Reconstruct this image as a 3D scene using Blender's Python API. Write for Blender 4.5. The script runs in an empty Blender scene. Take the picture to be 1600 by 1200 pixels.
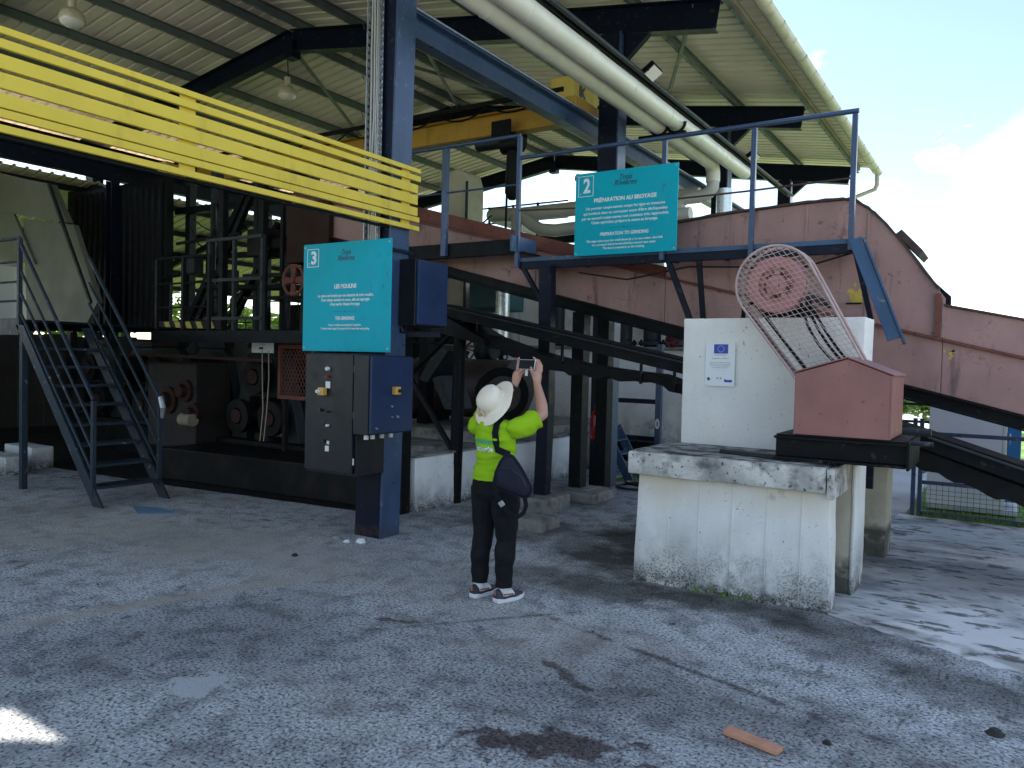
import bpy, bmesh, math, random
import numpy as np
from mathutils import Vector, Matrix, Quaternion, noise as mnoise
from mathutils.bvhtree import BVHTree
random.seed(7)
R = math.radians
sc = bpy.context.scene
COL = sc.collection

# ------------------------------------------------------------------ camera
def unit(v):
    v = Vector(v); v.normalize(); return v
F = 1218.0
ay = unit((780, 18, -F)); nx = unit((-1900, 83, -F))
nx = unit(nx - ay * nx.dot(ay)); ax = -nx; az = ax.cross(ay)
cam_d = bpy.data.cameras.new('camera'); cam = bpy.data.objects.new('camera', cam_d); COL.objects.link(cam)
cam_d.sensor_width = 36; cam_d.lens = 36 * F / 1600; cam_d.clip_end = 2000; cam_d.clip_start = 0.05
cam.matrix_world = Matrix((ax, ay, az)).to_4x4()
cam.location = (0, 0, 1.7)
sc.camera = cam

# ------------------------------------------------------------------ light
SUN_EL, SUN_AZ = 52, 196          # azimuth of the sun, counter-clockwise from +X
sun_dir = Vector((math.cos(R(SUN_EL)) * math.cos(R(SUN_AZ - 0)), -math.cos(R(SUN_EL)) * math.sin(R(SUN_AZ)), math.sin(R(SUN_EL))))
sd = bpy.data.lights.new('sun', 'SUN'); sun = bpy.data.objects.new('sun', sd); COL.objects.link(sun)
sd.energy = 4.0; sd.angle = R(0.5); sd.color = (1.0, 0.95, 0.87)
sun.rotation_euler = sun_dir.to_track_quat('Z', 'Y').to_euler()
sun.location = (0, 0, 30)

world = bpy.data.worlds.new('World'); sc.world = world; world.use_nodes = True
nt = world.node_tree; nt.nodes.clear()
def wn(t, **k):
    n = nt.nodes.new(t)
    for a, b in k.items(): setattr(n, a, b)
    return n
wo = wn('ShaderNodeOutputWorld'); wb = wn('ShaderNodeBackground')
sky = wn('ShaderNodeTexSky'); sky.sky_type = 'NISHITA'; sky.sun_disc = False
sky.sun_elevation = R(SUN_EL); sky.sun_rotation = math.atan2(sun_dir.x, sun_dir.y)
sky.air_density = 1.0; sky.dust_density = 0.7; sky.ozone_density = 0.35
tc = wn('ShaderNodeTexCoord'); sep = wn('ShaderNodeSeparateXYZ'); nt.links.new(tc.outputs['Generated'], sep.inputs[0])
def wmath(op, a, b=None):
    n = wn('ShaderNodeMath', operation=op)
    for i, v in enumerate((a, b)):
        if v is None: continue
        if isinstance(v, (int, float)): n.inputs[i].default_value = v
        else: nt.links.new(v, n.inputs[i])
    return n.outputs[0]
den = wmath('ADD', wmath('MAXIMUM', sep.outputs[2], 0.0), 0.22)
cmb = wn('ShaderNodeCombineXYZ')
nt.links.new(wmath('DIVIDE', sep.outputs[0], den), cmb.inputs[0]); nt.links.new(wmath('DIVIDE', sep.outputs[1], den), cmb.inputs[1])
nz = wn('ShaderNodeTexNoise'); nz.inputs['Scale'].default_value = 1.7; nz.inputs['Detail'].default_value = 7; nz.inputs['Roughness'].default_value = 0.55
nt.links.new(cmb.outputs[0], nz.inputs['Vector'])
rp = wn('ShaderNodeValToRGB'); rp.color_ramp.elements[0].position = 0.56; rp.color_ramp.elements[1].position = 0.68
nt.links.new(nz.outputs['Fac'], rp.inputs[0])
# one broad bank of cloud standing over the right-hand horizon
def bank(d, lo, hi):
    vm = wn('ShaderNodeVectorMath', operation='DOT_PRODUCT'); nt.links.new(tc.outputs['Generated'], vm.inputs[0]); vm.inputs[1].default_value = unit(d)
    mr = wn('ShaderNodeMapRange'); nt.links.new(wmath('ADD', vm.outputs['Value'], wmath('MULTIPLY', wmath('SUBTRACT', nz.outputs['Fac'], 0.5), 0.05)), mr.inputs[0])
    mr.inputs[1].default_value = lo; mr.inputs[2].default_value = hi
    return mr.outputs[0]
cl = wmath('MAXIMUM', rp.outputs[0], bank((0.20, 1.0, 0.03), 0.950, 0.988))
mx = wn('ShaderNodeMix', data_type='RGBA'); nt.links.new(cl, mx.inputs[0]); nt.links.new(sky.outputs[0], mx.inputs[6])
mx.inputs[7].default_value = (11.5, 11.8, 12.2, 1)
nt.links.new(mx.outputs[2], wb.inputs[0]); wb.inputs[1].default_value = 0.099
nt.links.new(wb.outputs[0], wo.inputs[0])
sc.view_settings.view_transform = 'Standard'; sc.view_settings.look = 'None'
sc.view_settings.exposure = 1.7; sc.view_settings.gamma = 1; sc.view_settings.use_curve_mapping = False
sc.render.engine = 'CYCLES'
sc.cycles.max_bounces = 8; sc.cycles.diffuse_bounces = 5; sc.cycles.glossy_bounces = 3
sc.cycles.caustics_reflective = False; sc.cycles.caustics_refractive = False
sc.cycles.use_denoising = True

# ------------------------------------------------------------------ materials
def srgb(h):
    c = [int(h[i:i+2], 16) / 255 for i in (0, 2, 4)]
    return tuple(v / 12.92 if v <= 0.04045 else ((v + .055) / 1.055) ** 2.4 for v in c)
class Mat:
    """Principled material with a base colour, broad variation and stain layers that follow world position."""
    def __init__(s, name, col, rough=0.55, metal=0.0, var=0.18, vscale=2.5, bump=0.0, bscale=60, spec=0.5):
        s.m = bpy.data.materials.new(name); s.m.use_nodes = True
        s.t = s.m.node_tree; s.b = s.t.nodes['Principled BSDF']; s.L = s.t.links
        s.b.inputs['Metallic'].default_value = metal; s.b.inputs['Specular IOR Level'].default_value = spec
        s.geo = s.t.nodes.new('ShaderNodeNewGeometry')
        n = s.noise(vscale, 5)
        mr = s.rng(n, 0.3, 0.7, 1 - var, 1 + var)
        v = s.t.nodes.new('ShaderNodeMix'); v.data_type = 'RGBA'; v.blend_type = 'MULTIPLY'; v.inputs[0].default_value = 1
        v.inputs[6].default_value = (*col, 1); s.L.new(mr, v.inputs[7]); s.c = v.outputs[2]
        s.r = s.rng(s.noise(vscale * 3, 4), 0.3, 0.7, max(0, rough - 0.1), min(1, rough + 0.1))
        if bump:
            bn = s.t.nodes.new('ShaderNodeBump'); bn.inputs['Strength'].default_value = bump; bn.inputs['Distance'].default_value = 0.01
            s.L.new(s.noise(bscale, 5), bn.inputs['Height']); s.L.new(bn.outputs[0], s.b.inputs['Normal']); s.bn = bn
    def noise(s, scale, detail=4, stretch=None, rough=0.6):
        n = s.t.nodes.new('ShaderNodeTexNoise'); n.inputs['Scale'].default_value = scale; n.inputs['Detail'].default_value = detail; n.inputs['Roughness'].default_value = rough
        if stretch:
            mp = s.t.nodes.new('ShaderNodeMapping'); mp.inputs['Scale'].default_value = stretch
            mp.inputs['Location'].default_value = (random.uniform(0, 50),) * 3
            s.L.new(s.geo.outputs['Position'], mp.inputs[0]); s.L.new(mp.outputs[0], n.inputs['Vector'])
        else: s.L.new(s.geo.outputs['Position'], n.inputs['Vector'])
        return n.outputs['Fac']
    def rng(s, v, a, b, c=0.0, d=1.0):
        m = s.t.nodes.new('ShaderNodeMapRange'); s.L.new(v, m.inputs[0])
        for i, x in enumerate((a, b, c, d)): m.inputs[i + 1].default_value = x
        return m.outputs[0]
    def math(s, op, a, b):
        m = s.t.nodes.new('ShaderNodeMath'); m.operation = op
        for i, v in enumerate((a, b)):
            if isinstance(v, (int, float)): m.inputs[i].default_value = v
            else: s.L.new(v, m.inputs[i])
        return m.outputs[0]
    def pos(s, i):
        x = s.t.nodes.new('ShaderNodeSeparateXYZ'); s.L.new(s.geo.outputs['Position'], x.inputs[0]); return x.outputs[i]
    def mix(s, fac, col):
        v = s.t.nodes.new('ShaderNodeMix'); v.data_type = 'RGBA'; s.L.new(fac, v.inputs[0]); s.L.new(s.c, v.inputs[6]); v.inputs[7].default_value = (*col, 1); s.c = v.outputs[2]
        return s
    def mul(s, fac, col):
        v = s.t.nodes.new('ShaderNodeMix'); v.data_type = 'RGBA'; v.blend_type = 'MULTIPLY'; s.L.new(fac, v.inputs[0]); s.L.new(s.c, v.inputs[6]); v.inputs[7].default_value = (*col, 1); s.c = v.outputs[2]
        return s
    def stain(s, col, scale, lo, hi, amt=1.0, stretch=None, detail=5, z=None):
        f = s.rng(s.noise(scale, detail, stretch), lo, hi, 0, amt)
        if z:   # z = (height where it is full, height where it is gone)
            f = s.math('MULTIPLY', f, s.rng(s.pos(2), z[0], z[1], 1, 0))
        return s.mix(f, col)
    def speck(s, col, fine, lo, hi, coarse, clo, chi, amt=0.95, z=None, detail=4):
        f = s.math('MULTIPLY', s.rng(s.noise(fine, detail), lo, hi, 0, amt), s.rng(s.noise(coarse, 4), clo, chi, 0, 1))
        if z: f = s.math('MULTIPLY', f, s.rng(s.pos(2), z[0], z[1], 1, 0))
        return s.mix(f, col)
    def done(s):
        s.L.new(s.c, s.b.inputs['Base Color']); s.L.new(s.r, s.b.inputs['Roughness']); return s.m
def paint(name, col, rough=0.5, chip=None, spec=0.25, **k):
    m = Mat(name, col, rough, bump=0.08, bscale=35, spec=spec, **k)
    m.stain(tuple(c * 0.45 for c in col), 6, 0.55, 0.75, 0.5, (1, 1, 0.25))
    if chip:
        m.stain(chip, 14, 0.63, 0.67, 0.9)
        m.stain((0.05, 0.03, 0.022), 9, 0.44, 0.58, 0.85, z=(0.02, 0.16))
    return m.done()
NAVY = paint('navy_paint', (0.0045, 0.0075, 0.020), 0.42, (0.05, 0.04, 0.03), spec=0.15)
BLUE = paint('mid_blue_paint', (0.030, 0.058, 0.125), 0.36, (0.10, 0.12, 0.16), spec=0.5)
SKYBLUE = paint('worn_light_blue_paint', (0.045, 0.09, 0.165), 0.45, (0.20, 0.20, 0.14))
BLACKST = paint('black_steel', (0.005, 0.006, 0.0075), 0.5, (0.04, 0.028, 0.024), spec=0.12)
GREYST = paint('slate_grey_paint', (0.018, 0.024, 0.029), 0.5, (0.09, 0.09, 0.09))
STAIRP = paint('blue_grey_stair_paint', (0.018, 0.029, 0.042), 0.45, (0.16, 0.17, 0.18))
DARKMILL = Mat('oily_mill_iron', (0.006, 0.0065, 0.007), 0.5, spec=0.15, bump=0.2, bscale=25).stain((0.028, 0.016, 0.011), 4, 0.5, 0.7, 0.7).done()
GREENIRON = paint('green_grey_iron', (0.010, 0.017, 0.017), 0.5)
YELLOW = paint('yellow_slat_paint', (0.66, 0.49, 0.065), 0.5, None, var=0.06, spec=0.15)
CRANEY = paint('crane_yellow_paint', (0.42, 0.235, 0.035), 0.5, None, var=0.1)
BOXY = paint('crane_box_yellow', (0.58, 0.42, 0.10), 0.5, None, var=0.08)
TERRA = Mat('terracotta_paint', (0.345, 0.195, 0.175), 0.55, var=0.13, bump=0.1, bscale=25)
TERRA.stain((0.13, 0.07, 0.062), 1.2, 0.48, 0.7, 0.6, (1, 1, 0.5), detail=8).stain((0.06, 0.035, 0.033), 6, 0.57, 0.70, 0.8, (1, 1, 0.16), detail=7).speck((0.07, 0.04, 0.034), 26, 0.50, 0.60, 2.5, 0.56, 0.72, 0.7).stain((0.05, 0.03, 0.025), 9, 0.64, 0.72, 0.7); TERRA = TERRA.done()
TERRACLEAN = Mat('clean_terracotta_paint', (0.275, 0.112, 0.098), 0.5, var=0.10, bump=0.45, bscale=3.5).stain((0.17, 0.068, 0.06), 2.4, 0.45, 0.7, 0.6, (1, 1, 0.6), detail=8).stain((0.10, 0.05, 0.04), 22, 0.66, 0.70, 0.8).done()
MILLRUST = paint('dark_mill_rust', (0.038, 0.018, 0.014), 0.6, (0.02, 0.014, 0.012), spec=0.15)
TERRADARK = paint('rusty_terracotta', (0.16, 0.055, 0.040), 0.6, (0.03, 0.02, 0.018))
RUST = Mat('rust_edge', (0.055, 0.032, 0.026), 0.8, var=0.4, vscale=8, bump=0.3).done()
OLDYEL = Mat('peeling_yellow', (0.50, 0.36, 0.06), 0.6, var=0.2, vscale=10).done()
REDVALVE = paint('red_valve_paint', (0.16, 0.015, 0.02), 0.45)
REDEXT = paint('extinguisher_red', (0.42, 0.015, 0.02), 0.3, None, var=0.05)
GALV = Mat('galvanised_steel', (0.42, 0.44, 0.46), 0.38, 0.75, var=0.12, vscale=20).done()
CREAMP = Mat('cream_pipe_cladding', (0.68, 0.64, 0.55), 0.4, var=0.06, bump=0.05, bscale=12).stain((0.30, 0.27, 0.2), 5, 0.6, 0.8, 0.5, (1, 0.3, 1)).done()
GREYPIPE = Mat('grey_pipe_cladding', (0.46, 0.45, 0.42), 0.45, var=0.1).done()
SILVER = Mat('bright_pipe_cladding', (0.62, 0.64, 0.66), 0.3, 0.6, var=0.06).done()
ROOFM = Mat('beige_roof_sheet', (0.73, 0.63, 0.50), 0.5, var=0.08, vscale=1.2)
ROOFM.stain((0.36, 0.29, 0.20), 2.2, 0.55, 0.8, 0.5, (0.35, 2.2, 1)); ROOFM = ROOFM.done()
GUTM = Mat('weathered_gutter', (0.55, 0.49, 0.39), 0.5, var=0.12).stain((0.20, 0.17, 0.13), 6, 0.55, 0.75, 0.6).done()
FASCIA = Mat('fascia_board', (0.40, 0.34, 0.28), 0.7, var=0.2).stain((0.16, 0.12, 0.1), 5, 0.5, 0.75, 0.6).done()
PURLINM = paint('grey_green_purlin', (0.13, 0.15, 0.145), 0.5)
def whitewash(name, base=(0.66, 0.65, 0.62), low=0.5, mold=0.62, cream=False):
    m = Mat(name, base, 0.85, var=0.07, vscale=1.6, bump=0.35, bscale=30, spec=0.2)
    m.stain(tuple(c * 0.8 for c in base), 2.5, 0.5, 0.75, 0.6, (1, 1, 0.15))
    m.stain((0.60, 0.53, 0.38), 1.3, 0.52, 0.8, 0.55)
    if cream: m.stain((0.60, 0.50, 0.33), 2.0, 0.30, 0.62, 0.75, (1, 1, 0.4), z=(0.84, 0.58))
    m.stain((0.33, 0.335, 0.33), 2.6, 0.36, 0.60, 0.9, (1, 1, 0.6), z=(low * 0.1, low * 1.15), detail=9)
    m.speck((0.04, 0.045, 0.04), 75, 0.50, 0.56, 4, 0.40, 0.54, z=(0.0, low * 0.75))
    m.speck((0.12, 0.125, 0.12), 9, 0.44, 0.62, 1.8, 0.40, 0.62, 0.75, z=(0.0, low * 0.9), detail=10)
    m.stain((0.035, 0.038, 0.033), 13, 0.38, 0.56, 0.95, z=(0.0, low * 0.26), detail=10)
    m.speck((0.07, 0.075, 0.07), 42, 0.645, 0.675, 2.0, 0.48, 0.62)
    m.stain((0.06, 0.065, 0.06), 30, 0.68, 0.71, 0.85)
    m.stain((0.10, 0.11, 0.10), 2.4, mold, mold + 0.10, 0.7)
    return m.done()
WHITEW = whitewash('whitewashed_concrete', (0.74, 0.73, 0.70), 0.55, 0.66)
WALLW = whitewash('old_white_wall', (0.86, 0.87, 0.88), 1.1, 0.62)
PLINTHW = whitewash('plinth_whitewash', (0.74, 0.73, 0.70), 0.55, 0.66, True)
KERBW = whitewash('kerb_whitewash', (0.86, 0.86, 0.86), 0.35, 0.64)
CREAMC = Mat('cream_concrete', (0.52, 0.48, 0.37), 0.85, var=0.12, bump=0.35, bscale=30).stain((0.09, 0.09, 0.08), 6, 0.5, 0.6, 0.9, z=(0.0, 0.45)).stain((0.055, 0.055, 0.048), 6, 0.25, 0.45, 0.9, z=(0.24, 0.30)).stain((0.3, 0.25, 0.2), 3, 0.5, 0.7, 0.5).done()
SLABM = Mat('mouldy_slab_edge', (0.58, 0.56, 0.52), 0.9, var=0.15, bump=0.6, bscale=28)
SLABM.stain((0.22, 0.22, 0.21), 3.0, 0.42, 0.66, 0.85).stain((0.09, 0.09, 0.085), 9, 0.50, 0.66, 0.8, detail=8).stain((0.03, 0.032, 0.03), 26, 0.60, 0.66, 0.9); SLABM = SLABM.done()
SLABTOP = Mat('mouldy_slab_top', (0.30, 0.30, 0.29), 0.95, var=0.3, vscale=6, bump=0.6, bscale=40).stain((0.045, 0.048, 0.045), 7, 0.42, 0.58, 0.95).done()
RAWCON = Mat('raw_concrete', (0.24, 0.23, 0.21), 0.9, var=0.25, vscale=4, bump=0.6, bscale=30).stain((0.05, 0.05, 0.045), 5, 0.5, 0.65, 0.8).done()
# the yard: worn concrete with the aggregate showing
YARD = Mat('worn_yard_concrete', (0.425, 0.44, 0.445), 0.85, var=0.2, vscale=0.5, bump=1.0, bscale=70, spec=0.3)
YARD.stain((0.68, 0.69, 0.70), 58, 0.49, 0.57, 0.85, detail=5)
YARD.stain((0.055, 0.057, 0.059), 52, 0.51, 0.60, 0.85, detail=6)
YARD.mul(YARD.rng(YARD.noise(1.0, 9), 0.44, 0.66, 0, 0.68), (0.36, 0.355, 0.345))
YARD.mul(YARD.rng(YARD.noise(5.0, 8), 0.48, 0.62, 0, 0.7), (0.42, 0.42, 0.42))
YARD.stain((0.33, 0.29, 0.235), 0.55, 0.54, 0.70, 0.55, (0.6, 1.5, 1), detail=8)
YARD.stain((0.04, 0.038, 0.036), 4.2, 0.63, 0.70, 0.75, (1.6, 0.8, 1), detail=8)
YARD.stain((0.07, 0.047, 0.042), 1.5, 0.655, 0.69, 0.8, (0.8, 1.3, 1), detail=9)
def spot(mt, cx, cy, rx, ry, col, amt=0.9, soft=0.5, ns=3.0, rot=0.0, wob=0.9):
    """a stain of its own shape lying at one place of the floor, its rim broken by noise"""
    x = mt.math('SUBTRACT', mt.pos(0), cx); y = mt.math('SUBTRACT', mt.pos(1), cy); c, s_ = math.cos(rot), math.sin(rot)
    u = mt.math('DIVIDE', mt.math('ADD', mt.math('MULTIPLY', x, c), mt.math('MULTIPLY', y, s_)), rx)
    v = mt.math('DIVIDE', mt.math('SUBTRACT', mt.math('MULTIPLY', y, c), mt.math('MULTIPLY', x, s_)), ry)
    d = mt.math('SQRT', mt.math('ADD', mt.math('MULTIPLY', u, u), mt.math('MULTIPLY', v, v)), 0)
    n = mt.math('MULTIPLY', mt.math('SUBTRACT', mt.noise(ns, 9), 0.5), wob * 4)
    f = mt.rng(mt.math('ADD', d, n), 1 - soft, 1 + soft, amt, 0)
    if max(col) < 0.2: return mt.mul(f, tuple(min(1.0, c / 0.27) for c in col))     # damp, moss and oil darken what lies under them
    return mt.mix(f, col)
spot(YARD, -2.85, 6.7, 0.55, 1.0, (0.03, 0.031, 0.027), 0.92, 0.5, 2.2)
spot(YARD, -2.6, 5.35, 0.7, 0.35, (0.06, 0.06, 0.055), 0.8, 0.6, 2.6)
spot(YARD, -1.6, 5.45, 1.0, 0.22, (0.05, 0.05, 0.046), 0.85, 0.6, 3)
spot(YARD, -0.35, 4.95, 0.9, 0.26, (0.085, 0.085, 0.08), 0.8, 0.7, 2.4, -0.40)
spot(YARD, -4.2, 6.9, 0.9, 0.5, (0.06, 0.06, 0.055), 0.8, 0.6, 2.4)
spot(YARD, -1.62, 2.98, 0.36, 0.11, (0.055, 0.038, 0.035), 0.9, 0.25, 6, 0.4, 1.5)
spot(YARD, -1.98, 3.70, 0.22, 0.035, (0.05, 0.036, 0.034), 0.8, 0.4, 6, -0.5, 1.5)
spot(YARD, -3.28, 3.82, 0.14, 0.03, (0.05, 0.036, 0.034), 0.8, 0.4, 8, 0.3, 1.5)
spot(YARD, -4.8, 3.25, 1.15, 0.08, (0.38, 0.33, 0.27), 0.7, 0.6, 1.4, 1.25, 0.5)
spot(YARD, -5.3, 4.5, 1.6, 0.7, (0.38, 0.35, 0.31), 0.5, 0.8, 1.3, 0.3)
spot(YARD, -7.2, 4.4, 1.8, 0.6, (0.36, 0.34, 0.31), 0.5, 0.7, 1.3, 0.1)
spot(YARD, -3.9, 2.9, 0.9, 0.35, (0.085, 0.085, 0.088), 0.6, 0.9, 2.0, 0.8)
spot(YARD, -2.2, 3.4, 0.7, 0.35, (0.10, 0.098, 0.09), 0.5, 0.9, 2.0, 0.2)
spot(YARD, -0.9, 3.75, 0.9, 0.3, (0.11, 0.105, 0.09), 0.55, 0.9, 2.2, -0.3)
spot(YARD, -3.44, 2.47, 0.15, 0.13, (0.46, 0.465, 0.48), 0.85, 0.08, 9, 0.5, 0.9)
spot(YARD, -1.3, 4.13, 0.85, 0.022, (0.045, 0.04, 0.04), 0.75, 0.7, 9, -0.27, 1.6)
spot(YARD, -2.9, 4.1, 0.6, 0.02, (0.05, 0.045, 0.045), 0.6, 0.7, 9, 0.9, 1.6)
YARD = YARD.done()
PALE = Mat('pale_smooth_concrete', (0.58, 0.575, 0.56), 0.85, var=0.12, vscale=1.2, bump=0.3, bscale=60)
PALE.stain((0.19, 0.195, 0.205), 1.3, 0.49, 0.62, 0.75, (0.9, 1.7, 1), detail=9).stain((0.05, 0.052, 0.05), 5, 0.545, 0.61, 0.85, (0.9, 1.9, 1), detail=9)
spot(PALE, -0.6, 5.62, 0.32, 0.07, (0.11, 0.11, 0.105), 0.85, 0.7, 5, -0.4, 1.4)
spot(PALE, 0.05, 5.38, 0.4, 0.06, (0.12, 0.12, 0.115), 0.8, 0.7, 5, -0.4, 1.4)
spot(PALE, -0.2, 7.3, 0.9, 0.7, (0.12, 0.125, 0.13), 0.8, 0.5, 2.5); PALE = PALE.done()
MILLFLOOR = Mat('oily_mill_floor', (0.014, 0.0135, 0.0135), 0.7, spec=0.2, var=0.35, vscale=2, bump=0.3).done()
STREAK = Mat('sandy_streak', (0.37, 0.33, 0.28), 0.9, var=0.15, vscale=3, bump=0.4, bscale=60).done()
PATCHM = Mat('smooth_patch', (0.46, 0.46, 0.47), 0.8, var=0.06, vscale=5, bump=0.15).done()
MOSSY = Mat('black_moss', (0.03, 0.032, 0.026), 0.95, var=0.5, vscale=8, bump=0.8).done()
SOIL = Mat('dirt_and_turf', (0.11, 0.19, 0.045), 0.95, var=0.4, vscale=0.8, bump=0.5).done()
GRASSM = Mat('grass_blades', (0.12, 0.25, 0.035), 0.6, var=0.35, vscale=1.5).done()
LEAF1 = Mat('bright_leaf', (0.20, 0.31, 0.05), 0.5, var=0.45, vscale=3).done()
LEAF2 = Mat('dark_leaf', (0.05, 0.10, 0.025), 0.5, var=0.45, vscale=3).done()
BARK = Mat('bark', (0.12, 0.09, 0.06), 0.9, var=0.3, bump=0.5).done()
ASPH = Mat('path_concrete', (0.36, 0.36, 0.37), 0.9, var=0.15, vscale=1.0, bump=0.3).stain((0.1, 0.1, 0.09), 1.2, 0.6, 0.7, 0.6).done()
TEAL = Mat('turquoise_board', (0.003, 0.355, 0.45), 0.45, spec=0.12, var=0.05, vscale=3).stain((0.006, 0.24, 0.30), 14, 0.60, 0.72, 0.35).done()
TWHITE = Mat('print_white', (0.72, 0.76, 0.78), 0.5, var=0.02).done()
TDARK = Mat('print_dark_teal', (0.006, 0.06, 0.10), 0.5, var=0.02).done()
TBLACK = Mat('print_black', (0.03, 0.03, 0.04), 0.5, var=0.02).done()
TGREY = Mat('print_grey', (0.25, 0.27, 0.30), 0.5, var=0.02).done()
EUBLUE = Mat('flag_blue', (0.012, 0.04, 0.40), 0.4, var=0.02).done()
EUYEL = Mat('flag_star', (0.62, 0.62, 0.30), 0.4, var=0.02).done()
PLAQW = Mat('plaque_white', (0.72, 0.74, 0.77), 0.4, var=0.03).done()
CABN = Mat('cabinet_navy', (0.0075, 0.0085, 0.014), 0.42, spec=0.3, var=0.2, vscale=3, bump=0.03).stain((0.022, 0.022, 0.026), 3, 0.5, 0.75, 0.7, (1, 1, 0.2)).stain((0.10, 0.09, 0.08), 45, 0.69, 0.71, 0.8).done()
CABB = Mat('cabinet_blue', (0.010, 0.026, 0.078), 0.42, spec=0.3, var=0.15, vscale=3, bump=0.03).stain((0.012, 0.02, 0.05), 4, 0.5, 0.7, 0.5).stain((0.05, 0.06, 0.09), 3, 0.55, 0.8, 0.5, (1, 1, 0.2)).stain((0.12, 0.11, 0.10), 45, 0.69, 0.71, 0.8).done()
PLASTW = Mat('white_plastic', (0.65, 0.65, 0.66), 0.4, var=0.04).done()
SWY = Mat('switch_yellow', (0.62, 0.36, 0.08), 0.4, var=0.05).done()
BLACKP = Mat('black_plastic', (0.012, 0.012, 0.014), 0.4, var=0.1).done()
SCREENM = Mat('dark_screen', (0.006, 0.006, 0.008), 0.35, var=0.05, spec=0.15).done()
RUBBER = Mat('conveyor_rubber', (0.008, 0.008, 0.008), 0.8, var=0.3, vscale=4, bump=0.3, spec=0.2).done()
LAMPR = Mat('lamp_reflector', (0.72, 0.62, 0.50), 0.2, 0.3, var=0.1).done()
LAMPG = Mat('lamp_glass', (0.80, 0.74, 0.66), 0.1, var=0.05).done()
CORDM = Mat('pale_cord', (0.30, 0.25, 0.18), 0.8).done()
CHUTE = Mat('stained_chute_plate', (0.135, 0.128, 0.11), 0.6, var=0.2, vscale=0.8, bump=0.1).stain((0.07, 0.068, 0.06), 1.4, 0.5, 0.7, 0.7, (1, 1, 0.4)).done()
SKIN = Mat('skin', (0.45, 0.235, 0.165), 0.5, var=0.06, vscale=12).done()
HAIR = Mat('dark_hair', (0.02, 0.014, 0.01), 0.5, var=0.2, vscale=40).done()
SHIRT = Mat('lime_shirt_cloth', (0.27, 0.47, 0.015), 0.9, spec=0.1, var=0.06, vscale=8, bump=0.1, bscale=200).done()
TROUS = Mat('black_trousers', (0.007, 0.008, 0.010), 0.85, var=0.2, vscale=8, bump=0.2, bscale=150, spec=0.2).done()
STRAW = Mat('cream_straw', (0.78, 0.70, 0.56), 0.75, var=0.06, vscale=6, bump=0.25, bscale=180).done()
STRAWD = Mat('tan_band', (0.56, 0.42, 0.26), 0.8, var=0.15, vscale=30).done()
BAGM = Mat('navy_nylon', (0.008, 0.009, 0.022), 0.65, spec=0.25, var=0.2, vscale=10, bump=0.15, bscale=160).done()
STRAPM = Mat('charcoal_webbing', (0.007, 0.009, 0.013), 0.8, spec=0.12, var=0.1).done()
SHOEM = Mat('dark_grey_trainer', (0.03, 0.028, 0.038), 0.6, var=0.3, vscale=30).done()
SHOEPINK = Mat('dusty_pink_trim', (0.30, 0.13, 0.12), 0.6).done()
TEALTXT = Mat('shirt_teal_print', (0.06, 0.50, 0.26), 0.7, var=0.05).done()
KWHITE = Mat('kiosk_white', (0.62, 0.66, 0.72), 0.5, var=0.05, bump=0.02).done()
KBLUE = Mat('kiosk_blue', (0.02, 0.16, 0.38), 0.45, var=0.05).done()
PLANKM = Mat('orange_brown_wood', (0.50, 0.24, 0.14), 0.8, var=0.15, vscale=15, bump=0.3).done()
SHEETB = Mat('pale_blue_sheet', (0.12, 0.22, 0.33), 0.5, var=0.1).done()
HAZY = Mat('hazard_yellow', (0.45, 0.36, 0.05), 0.6, var=0.1).done()
WOODB = Mat('dark_brown_panel', (0.016, 0.011, 0.009), 0.7, var=0.3, vscale=3).done()
VESSEL = Mat('brown_vessel', (0.042, 0.028, 0.025), 0.5, var=0.25, vscale=3).done()
TEALBOX = Mat('deep_teal_paint', (0.01, 0.06, 0.065), 0.5, var=0.15).done()

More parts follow.
